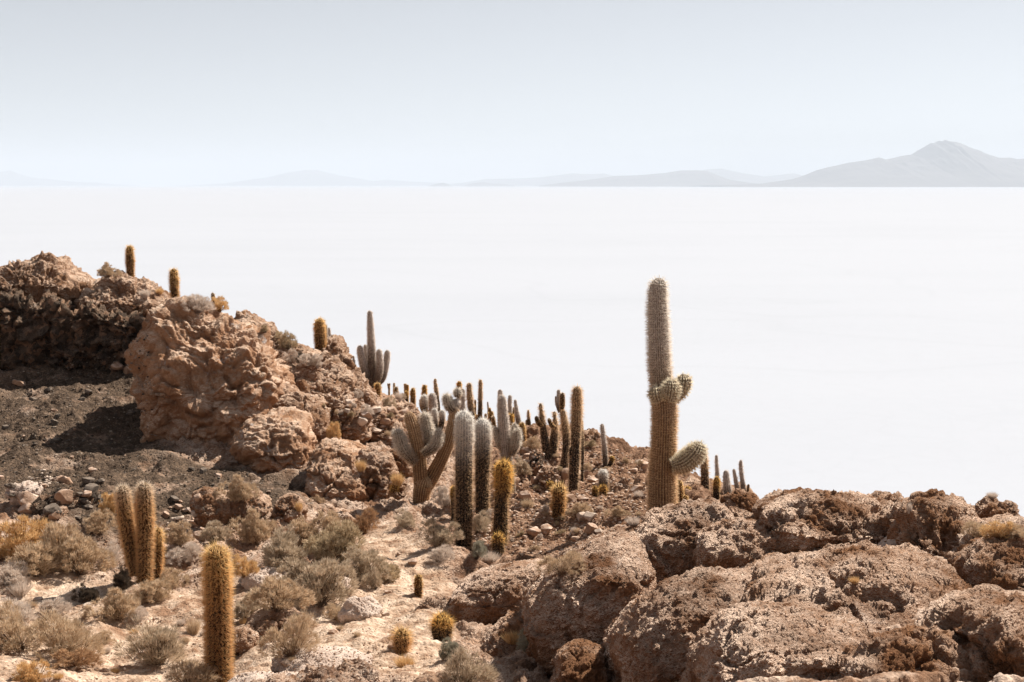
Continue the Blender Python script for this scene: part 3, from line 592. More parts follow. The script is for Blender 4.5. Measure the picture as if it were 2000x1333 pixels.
rock([(1040, 930), (1060, 910), (1090, 912), (1105, 935), (1090, 955), (1055, 955)], 31.0, 'tan boulder left of the tall brown cactus', 0.5, 0.7, 0.4, 2.6, 'rock', 0.07, 2, 0.025)
rock([(760, 960), (772, 935), (790, 940), (795, 965), (780, 985), (764, 980)], 28.6, 'small rock in the shaded nook beside the branching cactus', 0.3, 0.4, 0.2, 2.6, 'rock', 0.05, 2.4, 0.022)


# ------------------------------------------------------------------ finding the ground under a pixel
bpy.context.view_layer.update()
DG = bpy.context.evaluated_depsgraph_get()
BV = [BVHTree.FromObject(o, DG) for o in SOLIDS]
BL = [o.location.copy() for o in SOLIDS]
def cast(org, d, far=400):
    best = None
    for t, l in zip(BV, BL):
        h = t.ray_cast(org - l, d, far)
        if h[0] is not None and (best is None or h[3] < best[1]): best = (h[0] + l, h[3], h[1])
    return best
def hit(u, v):
    d = at(u, v, 10).normalized(); return cast(Vector((0, 0, 0)), d)
def drop(x, y, z0=6.0):
    h = cast(Vector((x, y, z0)), Vector((0, 0, -1))); return h[0].z if h else -60

# ------------------------------------------------------------------ cacti
# colour by kind: (tip colour, old colour, length of the tip zone as a share of the height)
KIND = {
 'gold':   ((0.93, 0.64, 0.31), (0.73, 0.45, 0.22), 0.25, (0.12, 0.065, 0.027), (0.04, 0.024, 0.014)),
 'woolly': ((0.82, 0.74, 0.65), (0.66, 0.50, 0.36), 0.60, (0.28, 0.24, 0.20), (0.07, 0.055, 0.043)),
 'goldtop': ((0.92, 0.57, 0.19), (0.56, 0.37, 0.21), 0.30, (0.13, 0.075, 0.03), (0.028, 0.022, 0.017)),
 'white':  ((0.90, 0.86, 0.81), (0.58, 0.40, 0.25), 0.22, (0.44, 0.40, 0.365), (0.032, 0.024, 0.019)),
 'palegold': ((0.90, 0.83, 0.74), (0.79, 0.52, 0.28), 0.05, (0.22, 0.15, 0.09), (0.045, 0.027, 0.015)),
 'grey':   ((0.80, 0.71, 0.64), (0.52, 0.42, 0.34), 0.5, (0.34, 0.29, 0.255), (0.10, 0.075, 0.06)),
 'brown':  ((0.86, 0.64, 0.42), (0.66, 0.46, 0.30), 0.35, (0.18, 0.125, 0.08), (0.038, 0.029, 0.023)),
 'woody':  ((0.80, 0.62, 0.45), (0.66, 0.46, 0.29), 0.4, (0.34, 0.22, 0.13), (0.21, 0.125, 0.07)),
 'giant':  ((0.90, 0.82, 0.74), (0.80, 0.58, 0.37), 0.42, (0.31, 0.262, 0.225), (0.24, 0.158, 0.096)),
 'green':  ((0.92, 0.82, 0.66), (0.90, 0.74, 0.53), 0.8, (0.24, 0.19, 0.135), (0.20, 0.145, 0.095)),
}
def catmull(P, n):
    P = np.array(P); Q = np.concatenate([[2 * P[0] - P[1]], P, [2 * P[-1] - P[-2]]])
    out = []
    m = len(P) - 1
    for i in range(m):
        p0, p1, p2, p3 = Q[i:i + 4]
        t = np.linspace(0, 1, n, endpoint=(i == m - 1))[:, None]
        out.append(0.5 * ((2 * p1) + (-p0 + p2) * t + (2 * p0 - 5 * p1 + 4 * p2 - p3) * t ** 2 + (-p0 + 3 * p1 - 3 * p2 + p3) * t ** 3))
    return np.concatenate(out)
def limb_mesh(pts, kind, px, spine, dens, hbase, htip, rng):
    """pts (n,4): x,y,z,radius bottom to tip. returns skin (V,F,col), spines (V,F,col)"""
    C = catmull(pts, 10)
    seg = np.linalg.norm(np.diff(C[:, :3], axis=0), axis=1); L = np.concatenate([[0], np.cumsum(seg)])
    r_tip = C[-1, 3]; total = L[-1]
    step = max(0.02, min(0.06, r_tip * 0.5)) if px > 9 else max(0.05, r_tip * 0.6)
    body = np.arange(0, max(total - r_tip * 1.15, step), step)
    cap = (total - r_tip * 1.15) + r_tip * 1.15 * np.sin(np.linspace(0, math.pi / 2, 9))
    cap = cap[cap > body[-1]]
    ll = np.concatenate([body, cap])
    X = np.stack([np.interp(ll, L, C[:, k]) for k in range(4)], 1)
    capf = np.clip((ll - (total - r_tip * 1.15)) / (r_tip * 1.15), 0, 1)
    rad = X[:, 3] * np.sqrt(np.maximum(1 - capf ** 2, 0.0))
    # slight bulges of yearly growth
    rad = rad * (1 + 0.025 * pn(np.stack([ll * 3.1, ll * 0 + pts[0][0] * 3, ll * 0], 1)))
    T = np.gradient(X[:, :3], axis=0); T /= np.maximum(np.linalg.norm(T, axis=1), 1e-9)[:, None]
    A = np.cross(T, np.array([0.0, 1.0, 0.02])); A /= np.maximum(np.linalg.norm(A, axis=1), 1e-6)[:, None]; B = np.cross(T, A)
    rm = pts[:, 3].max()
    ribs = int(np.clip(round(2 * math.pi * rm / 0.055), 10, 30))
    nc = ribs * 4 if px > 14 else (24 if px > 7 else 12)
    ra = (0.10 if kind in ('woody', 'giant', 'green') else 0.035) if px > 14 else 0.0
    if kind == 'woody': ra = 0.13
    th = np.linspace(0, 2 * math.pi, nc, endpoint=False)
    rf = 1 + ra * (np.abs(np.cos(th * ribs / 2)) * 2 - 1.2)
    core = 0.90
    V = X[:, None, :3] + (rad[:, None] * rf[None] * core)[..., None] * (np.cos(th)[None, :, None] * A[:, None] + np.sin(th)[None, :, None] * B[:, None])
    # close
    nr = len(ll); V = V.reshape(-1, 3); Fc = grid_faces(nr, nc, True)
    tip, old, zone, ctip, cold = [np.array(q) if isinstance(q, tuple) else q for q in KIND[kind]]
    hh = V[:, 2]
    def zonef(z, k=0.12):
        t = (z - hbase) / max(htip - hbase, 1e-3)
        n = 0.5
        return sstep(1 - zone - 0.22, 1 - zone + 0.22, t)
    zf = zonef(hh)[:, None]
    col = cold * (1 - zf) + ctip * zf
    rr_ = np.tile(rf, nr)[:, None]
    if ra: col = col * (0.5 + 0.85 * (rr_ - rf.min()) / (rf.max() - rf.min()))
    # spines
    area = 2 * math.pi * (rad * np.gradient(ll)).sum()
    ns = int(area * dens)
    cdf = np.cumsum(np.maximum(rad, 0.25 * r_tip) * np.gradient(ll)); cdf /= cdf[-1]
    uu = np.sort(rng.random(ns)); sl = np.interp(uu, cdf, ll)
    sl = sl + 0
    keep = np.ones(ns, bool)
    if kind in ('white', 'goldtop', 'brown'): keep = rng.random(ns) < np.where(zonef(np.interp(sl, ll, X[:, 2])) > 0.5, 1.0, 0.5)
    sl = sl[keep]; ns = len(sl)
    ang = rng.integers(0, ribs, ns) / ribs * 2 * math.pi + rng.normal(0, (0.3 if kind in ('woody', 'giant', 'green') else 1.6) if px > 14 else 2.0, ns) / ribs
    if px > 14 and kind in ('woody', 'giant', 'green'): sl = np.clip(np.round(sl / 0.045) * 0.045 + rng.normal(0, 0.006, ns), 0, ll[-1])
    def ip(arr): return np.stack([np.interp(sl, ll, arr[:, k]) for k in range(3)], 1)
    c_, a_, b_, t_ = ip(X), ip(A), ip(B), ip(T)
    rs = np.interp(sl, ll, rad) * core * (1 + ra * 0.8)
    cf = np.interp(sl, ll, capf)
    nrm = np.cos(ang)[:, None] * a_ + np.sin(ang)[:, None] * b_
    base = c_ + nrm * rs[:, None]
    nd = nrm * np.sqrt(np.maximum(1 - cf ** 2, 0))[:, None] + t_ * cf[:, None]
    nd /= np.linalg.norm(nd, axis=1)[:, None]
    d = nd + rng.normal(0, 0.42, (ns, 3)) + np.array([0, 0, -0.12]) * (1 - cf)[:, None] + t_ * (0.35 * cf)[:, None]
    d /= np.linalg.norm(d, axis=1)[:, None]
    zt = zonef(base[:, 2])
    sl_ = spine * (0.55 + 0.75 * rng.random(ns)) * (0.9 + 0.25 * zt) * (1 - 0.25 * zt * (kind == 'white'))
    side = np.cross(d, rng.normal(size=(ns, 3))); side /= np.linalg.norm(side, axis=1)[:, None]
    y0 = X[:, 1].mean(); bw = max(0.0022, 0.36 * y0 / 1422 * 0.5)
    SV = np.stack([base - side * bw, base + side * bw, base + d * sl_[:, None]], 1).reshape(-1, 3)
    SF = np.arange(ns * 3).reshape(-1, 3)
    sc = old * (1 - zt[:, None]) + tip * zt[:, None]
    sc = np.clip(sc * rng.uniform(0.7, 1.12, (ns, 1)), 0, 0.92)
    return (V, Fc, col), (SV, SF, np.repeat(sc, 3, 0))
def cactus(label, kind, limbs, Y=None, base=None, group=None, extend=True, name='cactus', spine=None, dens=None, dome=1.0):
    """limbs: list of (part, [(u,v,width px)...from the base up], depth offset, kind or None); first is the stem"""
    rng = np.random.default_rng(abs(hash_str(label)) % 100000)
    stem = limbs[0][1]
    if base is None: base = stem[0][:2]
    if Y is None:
        h = hit(*base); Y = h[0].y if h else 40
    m = mpp(Y)
    gx = at(stem[0][0], stem[0][1], Y)
    gz = drop(gx.x, gx.y, gx.z + 3.0)
    root = bpy.data.objects.new(name, None); COL.objects.link(root); root.empty_display_size = 0.2
    o3 = Vector((gx.x, gx.y, min(gz, gx.z) if extend else gx.z)); root.location = o3
    tag(root, label, 'cactus', group)
    zt = max(at(p[0], p[1], Y).z for p in stem)
    for part, path, dy, kd in limbs:
        pts = []
        for (u, v, w_) in path:
            q = at(u, v, Y + dy); pts.append((q.x, q.y, q.z, w_ * m * 0.5 * (0.94 if w_ > 24 else 1.1)))
        if part == limbs[0][0] and extend and path is stem:
            if gz < pts[0][2] - 0.02:
                q = pts[0]; pts.insert(0, (q[0], q[1], gz - 0.08, q[3]))
            else: q = pts[0]; pts.insert(0, (q[0], q[1], q[2] - 0.10, q[3]))
        pts = np.array(pts)
        kk = kd or kind
        pxw = max(w for _, _, w in path)
        sp = spine if spine else min(0.075, pxw * m * 0.34)
        if kk in ('woody',): sp = min(sp, 0.03)
        if kk in ('giant', 'green'): sp = min(sp, 0.075 if kk == 'giant' else 0.055)
        if kk == 'grey': sp = min(sp, 0.045)
        dn = dens or {'woody': 2600, 'giant': 4200, 'grey': 3600, 'green': 6500, 'white': 5200, 'woolly': 6500}.get(kk, 4200) * min(1.0, (26.0 / Y)) * (1.6 if Y < 20 else 1)
        hb = pts[0][2] if path is stem else pts[0][2] - 0.25 * (pts[-1][2] - pts[0][2]); ht = pts[-1][2]
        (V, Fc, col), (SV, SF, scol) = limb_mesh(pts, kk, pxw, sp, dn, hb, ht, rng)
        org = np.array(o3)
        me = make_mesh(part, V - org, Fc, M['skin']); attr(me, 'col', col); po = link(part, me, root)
        sm = make_mesh('spines', SV - org, SF, M['spine'], False); attr(sm, 'col', scol); link('spines', sm, po)
    return root
def hash_str(t):
    h = 5381
    for ch in t: h = (h * 33 + ord(ch)) & 0x7fffffff
    return h
def col_cactus(label, kind, path, Y=None, **k):
    return cactus(label, kind, [('stem', path, 0, None)], Y, **k)

# the giant
cactus('giant thick cactus with three round buds and one short curved arm, tallest in view', 'giant', [
 ('stem', [(1296, 1015, 60), (1294, 960, 59), (1295, 900, 54), (1297, 850, 51), (1298, 800, 51), (1294, 765, 47), (1290, 735, 45), (1287, 680, 44), (1285, 620, 41), (1284, 580, 38), (1288, 543, 33)], 0, None),
 ('arm', [(1312, 912, 28), (1328, 908, 42), (1345, 898, 46), (1360, 882, 42), (1369, 864, 32)], -0.25, 'green'),
 ('bud', [(1285, 784, 18), (1281, 771, 30), (1279, 755, 24)], -0.36, 'green'),
 ('bud', [(1306, 783, 22), (1310, 765, 38), (1312, 741, 31)], -0.40, 'green'),
 ('bud', [(1316, 778, 20), (1329, 764, 31), (1335, 747, 35), (1334, 731, 28)], -0.15, 'green')], 25.2, group=None)
col_cactus('thin bright golden shoot against the right side of the giant cactus foot', 'gold', [(1329, 1010, 15), (1328, 970, 15), (1326, 938, 11)], 25.6, name='young_cactus')
col_cactus('short golden shoot right of the thin shoot at the giant cactus foot', 'gold', [(1341, 1010, 13), (1340, 990, 13), (1338, 968, 10)], 25.5, name='young_cactus')
# the cluster in the middle
col_cactus('tall dark cactus with a white woolly top, left one of the tall middle pair', 'white', [(905, 1088, 36), (906, 1000, 38), (906, 900, 38), (907, 850, 38), (907, 803, 33)], 24.4)
col_cactus('white topped dark cactus standing behind and between its two tall neighbours', 'white', [(942, 1003, 30), (942, 930, 31), (943, 895, 34), (943, 850, 35), (943, 818, 30)], 27.5)
cactus('two tone cactus with a swollen golden upper half right of the tall pair', 'goldtop', [('stem', [(976, 1066, 33), (978, 1020, 32), (979, 973, 29), (982, 960, 34), (983, 930, 36), (983, 900, 30)], 0, None)], 24.9, spine=0.085)
col_cactus('small round golden topped cactus at the foot of the two tone cactus', 'goldtop', [(973, 1082, 24), (973, 1060, 26), (974, 1042, 20)], 24.2, spine=0.06, name='young_cactus')
col_cactus('narrow golden cactus half hidden behind the left edge of the tall pair', 'goldtop', [(887, 990, 12), (886, 965, 13), (886, 950, 10)], 26.5, name='young_cactus')
cactus('slender tapering grey cactus with one short arm left and two right behind the golden one', 'grey', [
 ('stem', [(997, 985, 24), (993, 930, 25), (988, 880, 25), (984, 830, 20), (981, 790, 16), (980, 772, 13)], 0, None),
 ('arm', [(982, 882, 8), (974, 865, 12), (969, 845, 12), (967, 834, 9)], 0, 'woolly'),
 ('arm', [(1000, 890, 9), (1007, 868, 16), (1010, 850, 16), (1011, 837, 12)], -0.1, 'woolly'),
 ('arm', [(998, 880, 9), (1002, 855, 13), (1005, 840, 13), (1006, 827, 10)], 0.15, 'woolly')], 30.0)
cactus('branching woody brown cactus with cut left trunk and long right arm by the shaded nook', 'woody', [
 ('trunk', [(822, 982, 34), (824, 960, 36), (828, 942, 38), (834, 930, 34)], 0, None),
 ('stem', [(823, 948, 30), (820, 920, 30), (818, 890, 29), (813, 860, 26), (805, 830, 23), (797, 805, 19)], 0, None),
 ('stem', [(829, 955, 30), (840, 937, 32), (853, 914, 30), (866, 888, 27), (876, 862, 24), (884, 832, 21), (889, 795, 19)], 0.15, None),
 ('arm', [(812, 905, 12), (800, 893, 18), (788, 878, 22), (780, 857, 21), (776, 838, 17)], -0.15, 'woolly'),
 ('arm', [(832, 878, 12), (838, 862, 18), (836, 840, 20), (831, 820, 19), (829, 806, 15)], 0.1, 'woolly'),
 ('arm', [(826, 888, 12), (838, 881, 16), (850, 871, 17), (856, 857, 17), (857, 838, 14)], -0.2, 'woolly'),
 ('arm', [(887, 803, 14), (879, 795, 18), (874, 783, 17), (872, 769, 12)], 0, 'woolly'),
 ('bud', [(889, 799, 11), (891, 788, 16), (892, 779, 13)], 0.05, 'grey'),
 ('bud', [(893, 776, 8), (894, 768, 15), (894, 758, 13)], 0.1, 'woolly')], 28.2)
col_cactus('small cactus silhouetted in the dark nook left of the branching cactus', 'goldtop', [(770, 982, 15), (771, 962, 17), (771, 946, 14)], 28.4, name='young_cactus')
# behind the branching cactus
cactus('small candelabra of two white topped arms just behind the branching cactus', 'white', [
 ('stem', [(853, 862, 12), (852, 845, 12), (850, 825, 12), (849, 812, 12), (849, 798, 10)], 0, None),
 ('arm', [(855, 850, 8), (861, 835, 10), (864, 815, 11), (864, 801, 10)], -0.1, None)], 36)
col_cactus('fat grey cactus behind the small candelabra', 'grey', [(847, 850, 15), (846, 810, 17), (844, 768, 14)], 40)
cactus('white capped cactus with a slim side stem left of the fat grey one', 'white', [
 ('stem', [(832, 830, 10), (830, 805, 11), (829, 790, 15), (829, 771, 12)], 0, None),
 ('arm', [(826, 805, 4), (822, 795, 5), (821, 780, 4)], 0.1, 'brown')], 42)
col_cactus('golden capped dark cactus rising behind the white capped one', 'goldtop', [(829, 800, 10), (829, 775, 10), (829, 752, 8)], 46)
col_cactus('thin tall pole cactus with a waist near its tip behind the fat grey one', 'brown', [(856, 800, 8), (853, 770, 7.5), (850.5, 751, 6.5), (850, 749, 4), (850, 745, 5.5), (849.5, 740, 4)], 50)
# along the ridge crest
cactus('tiny forked cactus on the crest right of the candelabra cactus', 'brown', [('stem', [(760, 766, 4), (759.5, 757, 4), (761.5, 749, 3)], 0, None), ('arm', [(759.5, 760, 3), (758, 753, 3), (757.5, 749, 2.5)], 0, None)], 62)
col_cactus('thin dark cactus left of a tan one on the far crest', 'brown', [(770, 770, 4.5), (770, 758, 4.5), (769.5, 748, 3.5)], 60)
col_cactus('short tan cactus right of the thin dark one on the far crest', 'palegold', [(774, 774, 8.5), (774, 764, 8.5), (774, 755.5, 6.5)], 56)
col_cactus('slim dark cactus, left of the twin pair on the far crest', 'brown', [(791.5, 770, 4.5), (791.5, 760, 4.5), (791.5, 752.5, 3.5)], 64)
col_cactus('slim golden tipped cactus, right of the twin pair on the far crest', 'goldtop', [(796, 772, 4.5), (796, 763, 4.5), (796, 755, 4)], 64)
col_cactus('squat golden topped cactus in front of the twin pair on the far crest', 'goldtop', [(794, 781, 7), (794, 772, 7.5), (794, 764, 6)], 56)
col_cactus('golden cactus standing apart between the twin pair and the white capped one', 'gold', [(806.5, 789, 9.5), (806.5, 773, 9.5), (806.5, 758, 8)], 50)
# behind the tall pair
col_cactus('golden topped cactus peeking over the round bud of the branching cactus', 'goldtop', [(898, 800, 9), (897, 760, 9), (897, 745, 8)], 46)
col_cactus('pale grey cactus between the round bud and the tall dark pole', 'grey', [(905, 830, 12), (904, 800, 11.5), (903.5, 786, 9), (904, 780, 10), (904, 760, 8)], 40)
col_cactus('tall dark pole cactus with golden rim right of the pale grey one', 'brown', [(922, 840, 13), (920, 800, 12), (917, 770, 10), (916, 748, 8)], 38)
col_cactus('thin pale cactus between the two dark poles', 'palegold', [(927, 830, 5), (928, 800, 4.5), (928, 781, 4)], 50)
col_cactus('tiny bright golden cactus at the foot between the two dark poles', 'gold', [(930, 832, 9), (931, 820, 9), (931, 810, 7)], 48)
col_cactus('straight dark pole cactus standing apart with a golden rim', 'brown', [(937, 830, 9.5), (938, 790, 8.5), (938.5, 742, 6.5)], 46)
col_cactus('hair thin grey cactus right of the straight dark pole', 'grey', [(954.5, 820, 4), (953.5, 800, 3.5), (952.5, 785, 3)], 54)
cactus('short double golden cactus behind the white woolly middle cactus', 'gold', [('stem', [(960, 832, 9), (960, 818, 9), (959, 803, 8)], 0, None), ('arm', [(957, 820, 5), (956.5, 806, 6), (956.5, 797, 5)], 0.3, 'goldtop')], 48)
col_cactus('small pale cactus leaning left of the slender grey one', 'palegold', [(966, 842, 8), (965, 828, 7), (963, 813, 6.5)], 42)
col_cactus('little brown cactus left of the short double golden one', 'brown', [(949, 828, 6), (948.5, 818, 6), (948.5, 808, 5)], 50)
col_cactus('grey tip showing just behind the top of the slender grey cactus', 'grey', [(977, 830, 10), (977, 790, 10), (977, 761, 8)], 44)
col_cactus('grey pole cactus right of the slender grey one', 'grey', [(996, 830, 8.5), (996, 800, 8), (996, 772, 6.5)], 46)
col_cactus('small golden sprout between two grey poles', 'gold', [(1003, 825, 5.5), (1003, 810, 5.5), (1003.5, 796, 4.5)], 48)
col_cactus('golden rimmed cactus in front of the grey pole', 'goldtop', [(998, 862, 11), (998, 835, 10.5), (998, 808, 9)], 38)
col_cactus('tapering grey brown cactus leaning left on the skyline', 'grey', [(1013, 835, 11), (1011, 815, 9), (1008, 795, 6.5), (1006, 781, 5)], 44)
col_cactus('golden brown cactus right of the two white arms', 'gold', [(1022, 880, 12.5), (1021, 850, 11.5), (1019.5, 825, 9.5)], 37)
col_cactus('dark tapering cactus with a pointed tip on the skyline crag', 'brown', [(1034, 842, 10), (1033, 822, 6.5), (1032, 810, 4.5), (1032, 801, 3.5)], 46)
col_cactus('tiny cactus left of the pointed one on the skyline crag', 'brown', [(1029, 842, 5), (1028.5, 830, 5), (1028.5, 820, 4)], 46)
# V pair and neighbours
cactus('dark V shaped cactus of two stems joined at the foot with pale side arms', 'brown', [
 ('stem', [(1069, 893, 17), (1066, 872, 15.5), (1062, 845, 13.5), (1059, 820, 10), (1057, 803, 7), (1056.5, 800, 5.5), (1056, 796, 6.5), (1055.5, 788, 5)], 0, None),
 ('stem', [(1076, 894, 16), (1080, 875, 17), (1083, 848, 14), (1084, 832, 10), (1084, 822, 8.5), (1083.5, 815.5, 5.5), (1083, 811, 7), (1083, 804, 5)], 0.1, None),
 ('arm', [(1059, 833, 7), (1053, 828, 9), (1048.5, 820, 8.5), (1047.5, 813, 6.5)], -0.1, 'palegold'),
 ('arm', [(1083, 835, 6), (1078, 832, 8.5), (1074, 825, 7.5), (1072, 817, 6)], -0.1, 'palegold')], 35.5)
cactus('leaning brown cactus that splits into three upright fingers at the top', 'brown', [
 ('stem', [(1101, 915, 16), (1105, 885, 14), (1106, 855, 14), (1103, 828, 13), (1098, 800, 10)], 0, None),
 ('arm', [(1097, 806, 6), (1093, 790, 8), (1091.5, 775, 8), (1091, 761, 6.5)], 0.1, 'grey'),
 ('arm', [(1097, 800, 8), (1098.5, 790, 9.5), (1098.5, 778, 9.5), (1098, 767, 8)], -0.1, 'palegold'),
 ('arm', [(1092, 806, 4), (1087.5, 793, 4.5), (1085.5, 782, 4), (1085.5, 774, 3.5)], 0.1, 'grey')], 34)
col_cactus('tall thick brown cactus with a waist at mid height right of the leaning one', 'brown', [(1118, 980, 14), (1120, 950, 18), (1122, 900, 20), (1122, 880, 20), (1124, 872, 16), (1124, 862, 18), (1126, 820, 19), (1127, 780, 18), (1127.5, 755, 15)], 29.8)
col_cactus('slim dark stem hugging the right edge of the tall thick brown cactus', 'brown', [(1137, 925, 6), (1138, 870, 6), (1136, 820, 5)], 33)
cactus('slim grey blue cactus with one little golden arm low on its right', 'grey', [
 ('stem', [(1183, 918, 10), (1181, 880, 9.5), (1178, 850, 8.5), (1176, 828, 7)], 0, None),
 ('arm', [(1185, 915, 5), (1191, 908, 8), (1195, 900, 8.5), (1196, 891, 7)], -0.1, 'goldtop')], 34.5)
col_cactus('tiny lone cactus on the skyline left of the giant', 'grey', [(1218.5, 884, 4.5), (1217.5, 870, 4), (1217, 859, 3)], 42)
col_cactus('white headed cactus with two golden pups at its foot', 'white', [(1180, 980, 17), (1179, 950, 18), (1178, 917, 15)], 30.3)
col_cactus('left golden pup beside the white headed cactus', 'goldtop', [(1162.5, 979, 11), (1162.5, 963, 12), (1162.5, 950, 10)], 30, name='young_cactus')
col_cactus('right golden pup in front of the white headed cactus', 'goldtop', [(1178, 981, 13.5), (1178, 962, 14), (1178, 947, 12)], 29.8, name='young_cactus')
col_cactus('fat furry golden cactus standing alone below the tall thick brown one', 'gold', [(1089, 1022, 25), (1091, 985, 28), (1092, 946, 24)], 26.6, spine=0.09)
col_cactus('small golden cactus behind the left shoulder of the fat furry one', 'goldtop', [(1074, 968, 10), (1074, 953, 12), (1075, 940, 10)], 30.5, name='young_cactus')
# right of the giant
col_cactus('tall slender cactus touching the tip of the giant cactus arm', 'brown', [(1377, 1000, 17), (1377, 960, 17), (1376, 915, 14), (1374, 885, 11), (1373, 871, 9)], 31)
col_cactus('thin cactus behind the dark oval one on the right skyline', 'grey', [(1402, 970, 10), (1401, 930, 8), (1399, 889, 5)], 34)
col_cactus('dark oval cactus with a golden rim in front of the thin one', 'goldtop', [(1399, 985, 13), (1399, 955, 13), (1400, 932, 11)], 29)
col_cactus('grey woolly cactus left of two bare poles on the right skyline', 'grey', [(1424, 985, 15), (1420, 950, 14), (1417.5, 919, 10)], 30)
col_cactus('short leaning pole cactus right of the grey woolly one', 'grey', [(1443, 975, 9), (1438, 945, 8), (1433, 916, 5.5)], 32)
col_cactus('tall leaning pole cactus, rightmost tall one on the skyline', 'grey', [(1455, 975, 10), (1450, 940, 8.5), (1447, 915, 7.5), (1447, 899, 6.5)], 32)
col_cactus('tiny round cactus at the right foot of the rightmost pole', 'palegold', [(1460, 975, 5), (1461, 958, 5.5), (1462, 946, 5)], 31)
col_cactus('tiny dark cactus between the tall slender one and the oval one', 'brown', [(1389, 975, 6), (1389, 955, 6), (1388.5, 939, 5)], 35)
col_cactus('dark cactus with a bright golden rim right of the giant cactus foot', 'goldtop', [(1343, 992, 12), (1343, 970, 12.5), (1343, 951, 11)], 29)
col_cactus('dark stub cactus seen under the arm of the giant', 'brown', [(1342, 955, 11), (1341, 930, 11), (1342, 905, 12)], 37)
col_cactus('tiny pale cactus left of the grey woolly one', 'palegold', [(1410, 982, 6.5), (1410, 965, 6.5), (1410, 956, 5)], 31)
# left ridge
col_cactus('lone golden cactus on the crest, the leftmost cactus', 'gold', [(255, 548, 13), (254, 510, 14.5), (253, 480, 12)], 41.5)
col_cactus('lone golden cactus leaning slightly above the huge block', 'gold', [(344, 592, 13), (341, 570, 15), (340, 550, 16), (339, 525, 13)], 39.0)
col_cactus('tiny spiky tan cactus on the crest right of the lone leaning one', 'palegold', [(420, 598, 8), (417, 585, 8), (415, 572, 6)], 40.5)
col_cactus('fat golden cactus standing on the ridge with a dark foot', 'gold', [(628, 712, 15), (627, 690, 18), (625, 655, 20), (624, 622, 17)], 39.5, spine=0.08)
cactus('two thin grey stems just behind the fat golden ridge cactus', 'grey', [('stem', [(641, 705, 8), (638, 670, 8), (636, 634, 6)], 0, None), ('stem', [(645, 700, 6), (645, 670, 7), (642, 640, 5)], 0.1, None)], 41)
col_cactus('golden topped cactus behind the upright crag on the ridge', 'goldtop', [(680, 768, 9), (677, 725, 11), (672, 705, 12), (671, 684, 10)], 40.3)
col_cactus('grey cactus tip peeking left of the golden topped ridge cactus', 'grey', [(662, 720, 9), (661, 705, 9.5), (660, 692, 7)], 41.5)
col_cactus('slim bare pole cactus left of the candelabra cactus', 'grey', [(695, 745, 7), (692, 720, 6), (690, 695, 4)], 43)
cactus('candelabra cactus with a tall middle stem and four upright arms on the ridge', 'grey', [
 ('stem', [(727, 754, 16), (727, 735, 17), (726, 700, 15.5), (724, 650, 12.5), (722, 607, 9)], 0, None),
 ('arm', [(724, 748, 9), (716, 735, 14), (709, 712, 14), (704, 690, 12.5), (702.5, 675, 10)], -0.1, None),
 ('arm', [(722, 735, 6), (719, 715, 8), (715, 690, 7.5), (713, 673, 6)], 0.3, None),
 ('arm', [(733, 748, 10), (739, 735, 14), (742, 715, 13.5), (741, 697, 12.5), (740, 682, 9)], -0.15, None),
 ('arm', [(735, 752, 9), (745, 742, 13), (751, 725, 13), (755, 704, 12.5), (757, 684, 10)], 0.1, None)], 43)
col_cactus('small golden cactus at the foot of the candelabra cactus', 'gold', [(738, 772, 10), (738, 760, 12), (738, 748, 10)], 40.5, name='young_cactus')
# foreground
col_cactus('thick furry golden cactus in the foreground cut by the bottom edge', 'gold', [(427, 1372, 50), (427, 1300, 53), (426, 1200, 53), (424, 1110, 53), (422, 1066, 45)], 15.0, spine=0.075, dens=9500)
cactus('leaning pair of furry cacti with pale tops and a slim golden third stem', 'palegold', [
 ('stem', [(282, 1134, 30), (283, 1080, 33), (283, 1000, 34), (281, 943, 29)], 0, None),
 ('stem', [(266, 1122, 26), (256, 1070, 31), (245, 1005, 31), (239, 949, 27)], 0.1, None),
 ('stem', [(306, 1133, 13), (309, 1080, 16), (309, 1032, 13)], 0.2, 'gold')], 22.0, spine=0.085, dens=6500)
col_cactus('tiny lone golden cactus casting a shadow on the pale path', 'gold', [(817, 1164, 15), (817, 1145, 16), (817, 1123, 14)], None, base=(817, 1164), spine=0.035, dens=6000, name='young_cactus')
def ball(label, u, v, w_, h_, gold, sp):
    o = hit(u, v); Y = o[0].y - 0.05
    return cactus(label, gold, [('stem', [(u, v + 2, w_ * 0.72), (u, v - h_ * 0.35, w_), (u, v - h_ * 0.7, w_ * 0.92), (u, v - h_, w_ * 0.66)], 0, None)], Y, spine=sp, dens=8000, name='barrel_cactus')
ball('spiky ball cactus with long loose golden spines beside the pale path', 785, 1268, 36, 40, 'gold', 0.085)
ball('barrel cactus with an orange golden crown and dark sides near the square block', 863, 1252, 48, 52, 'goldtop', 0.07)
# ------------------------------------------------------------------ shrubs
PAL = {
 'straw': ((0.78, 0.62, 0.45), (0.40, 0.285, 0.185), (0.18, 0.12, 0.08)),
 'gold':  ((0.86, 0.62, 0.34), (0.54, 0.35, 0.17), (0.20, 0.12, 0.06)),
 'grey':  ((0.74, 0.61, 0.47), (0.35, 0.27, 0.19), (0.15, 0.11, 0.08)),
 'olive': ((0.68, 0.54, 0.37), (0.31, 0.235, 0.15), (0.13, 0.10, 0.07)),
 'pale':  ((0.78, 0.69, 0.61), (0.58, 0.48, 0.41), (0.28, 0.21, 0.17)),
 'dark':  ((0.16, 0.12, 0.09), (0.08, 0.065, 0.05), (0.05, 0.04, 0.035)),
 'bluegreen': ((0.50, 0.46, 0.37), (0.26, 0.24, 0.185), (0.12, 0.10, 0.08)),
 'rust':  ((0.58, 0.38, 0.23), (0.38, 0.23, 0.13), (0.16, 0.09, 0.06)),
}
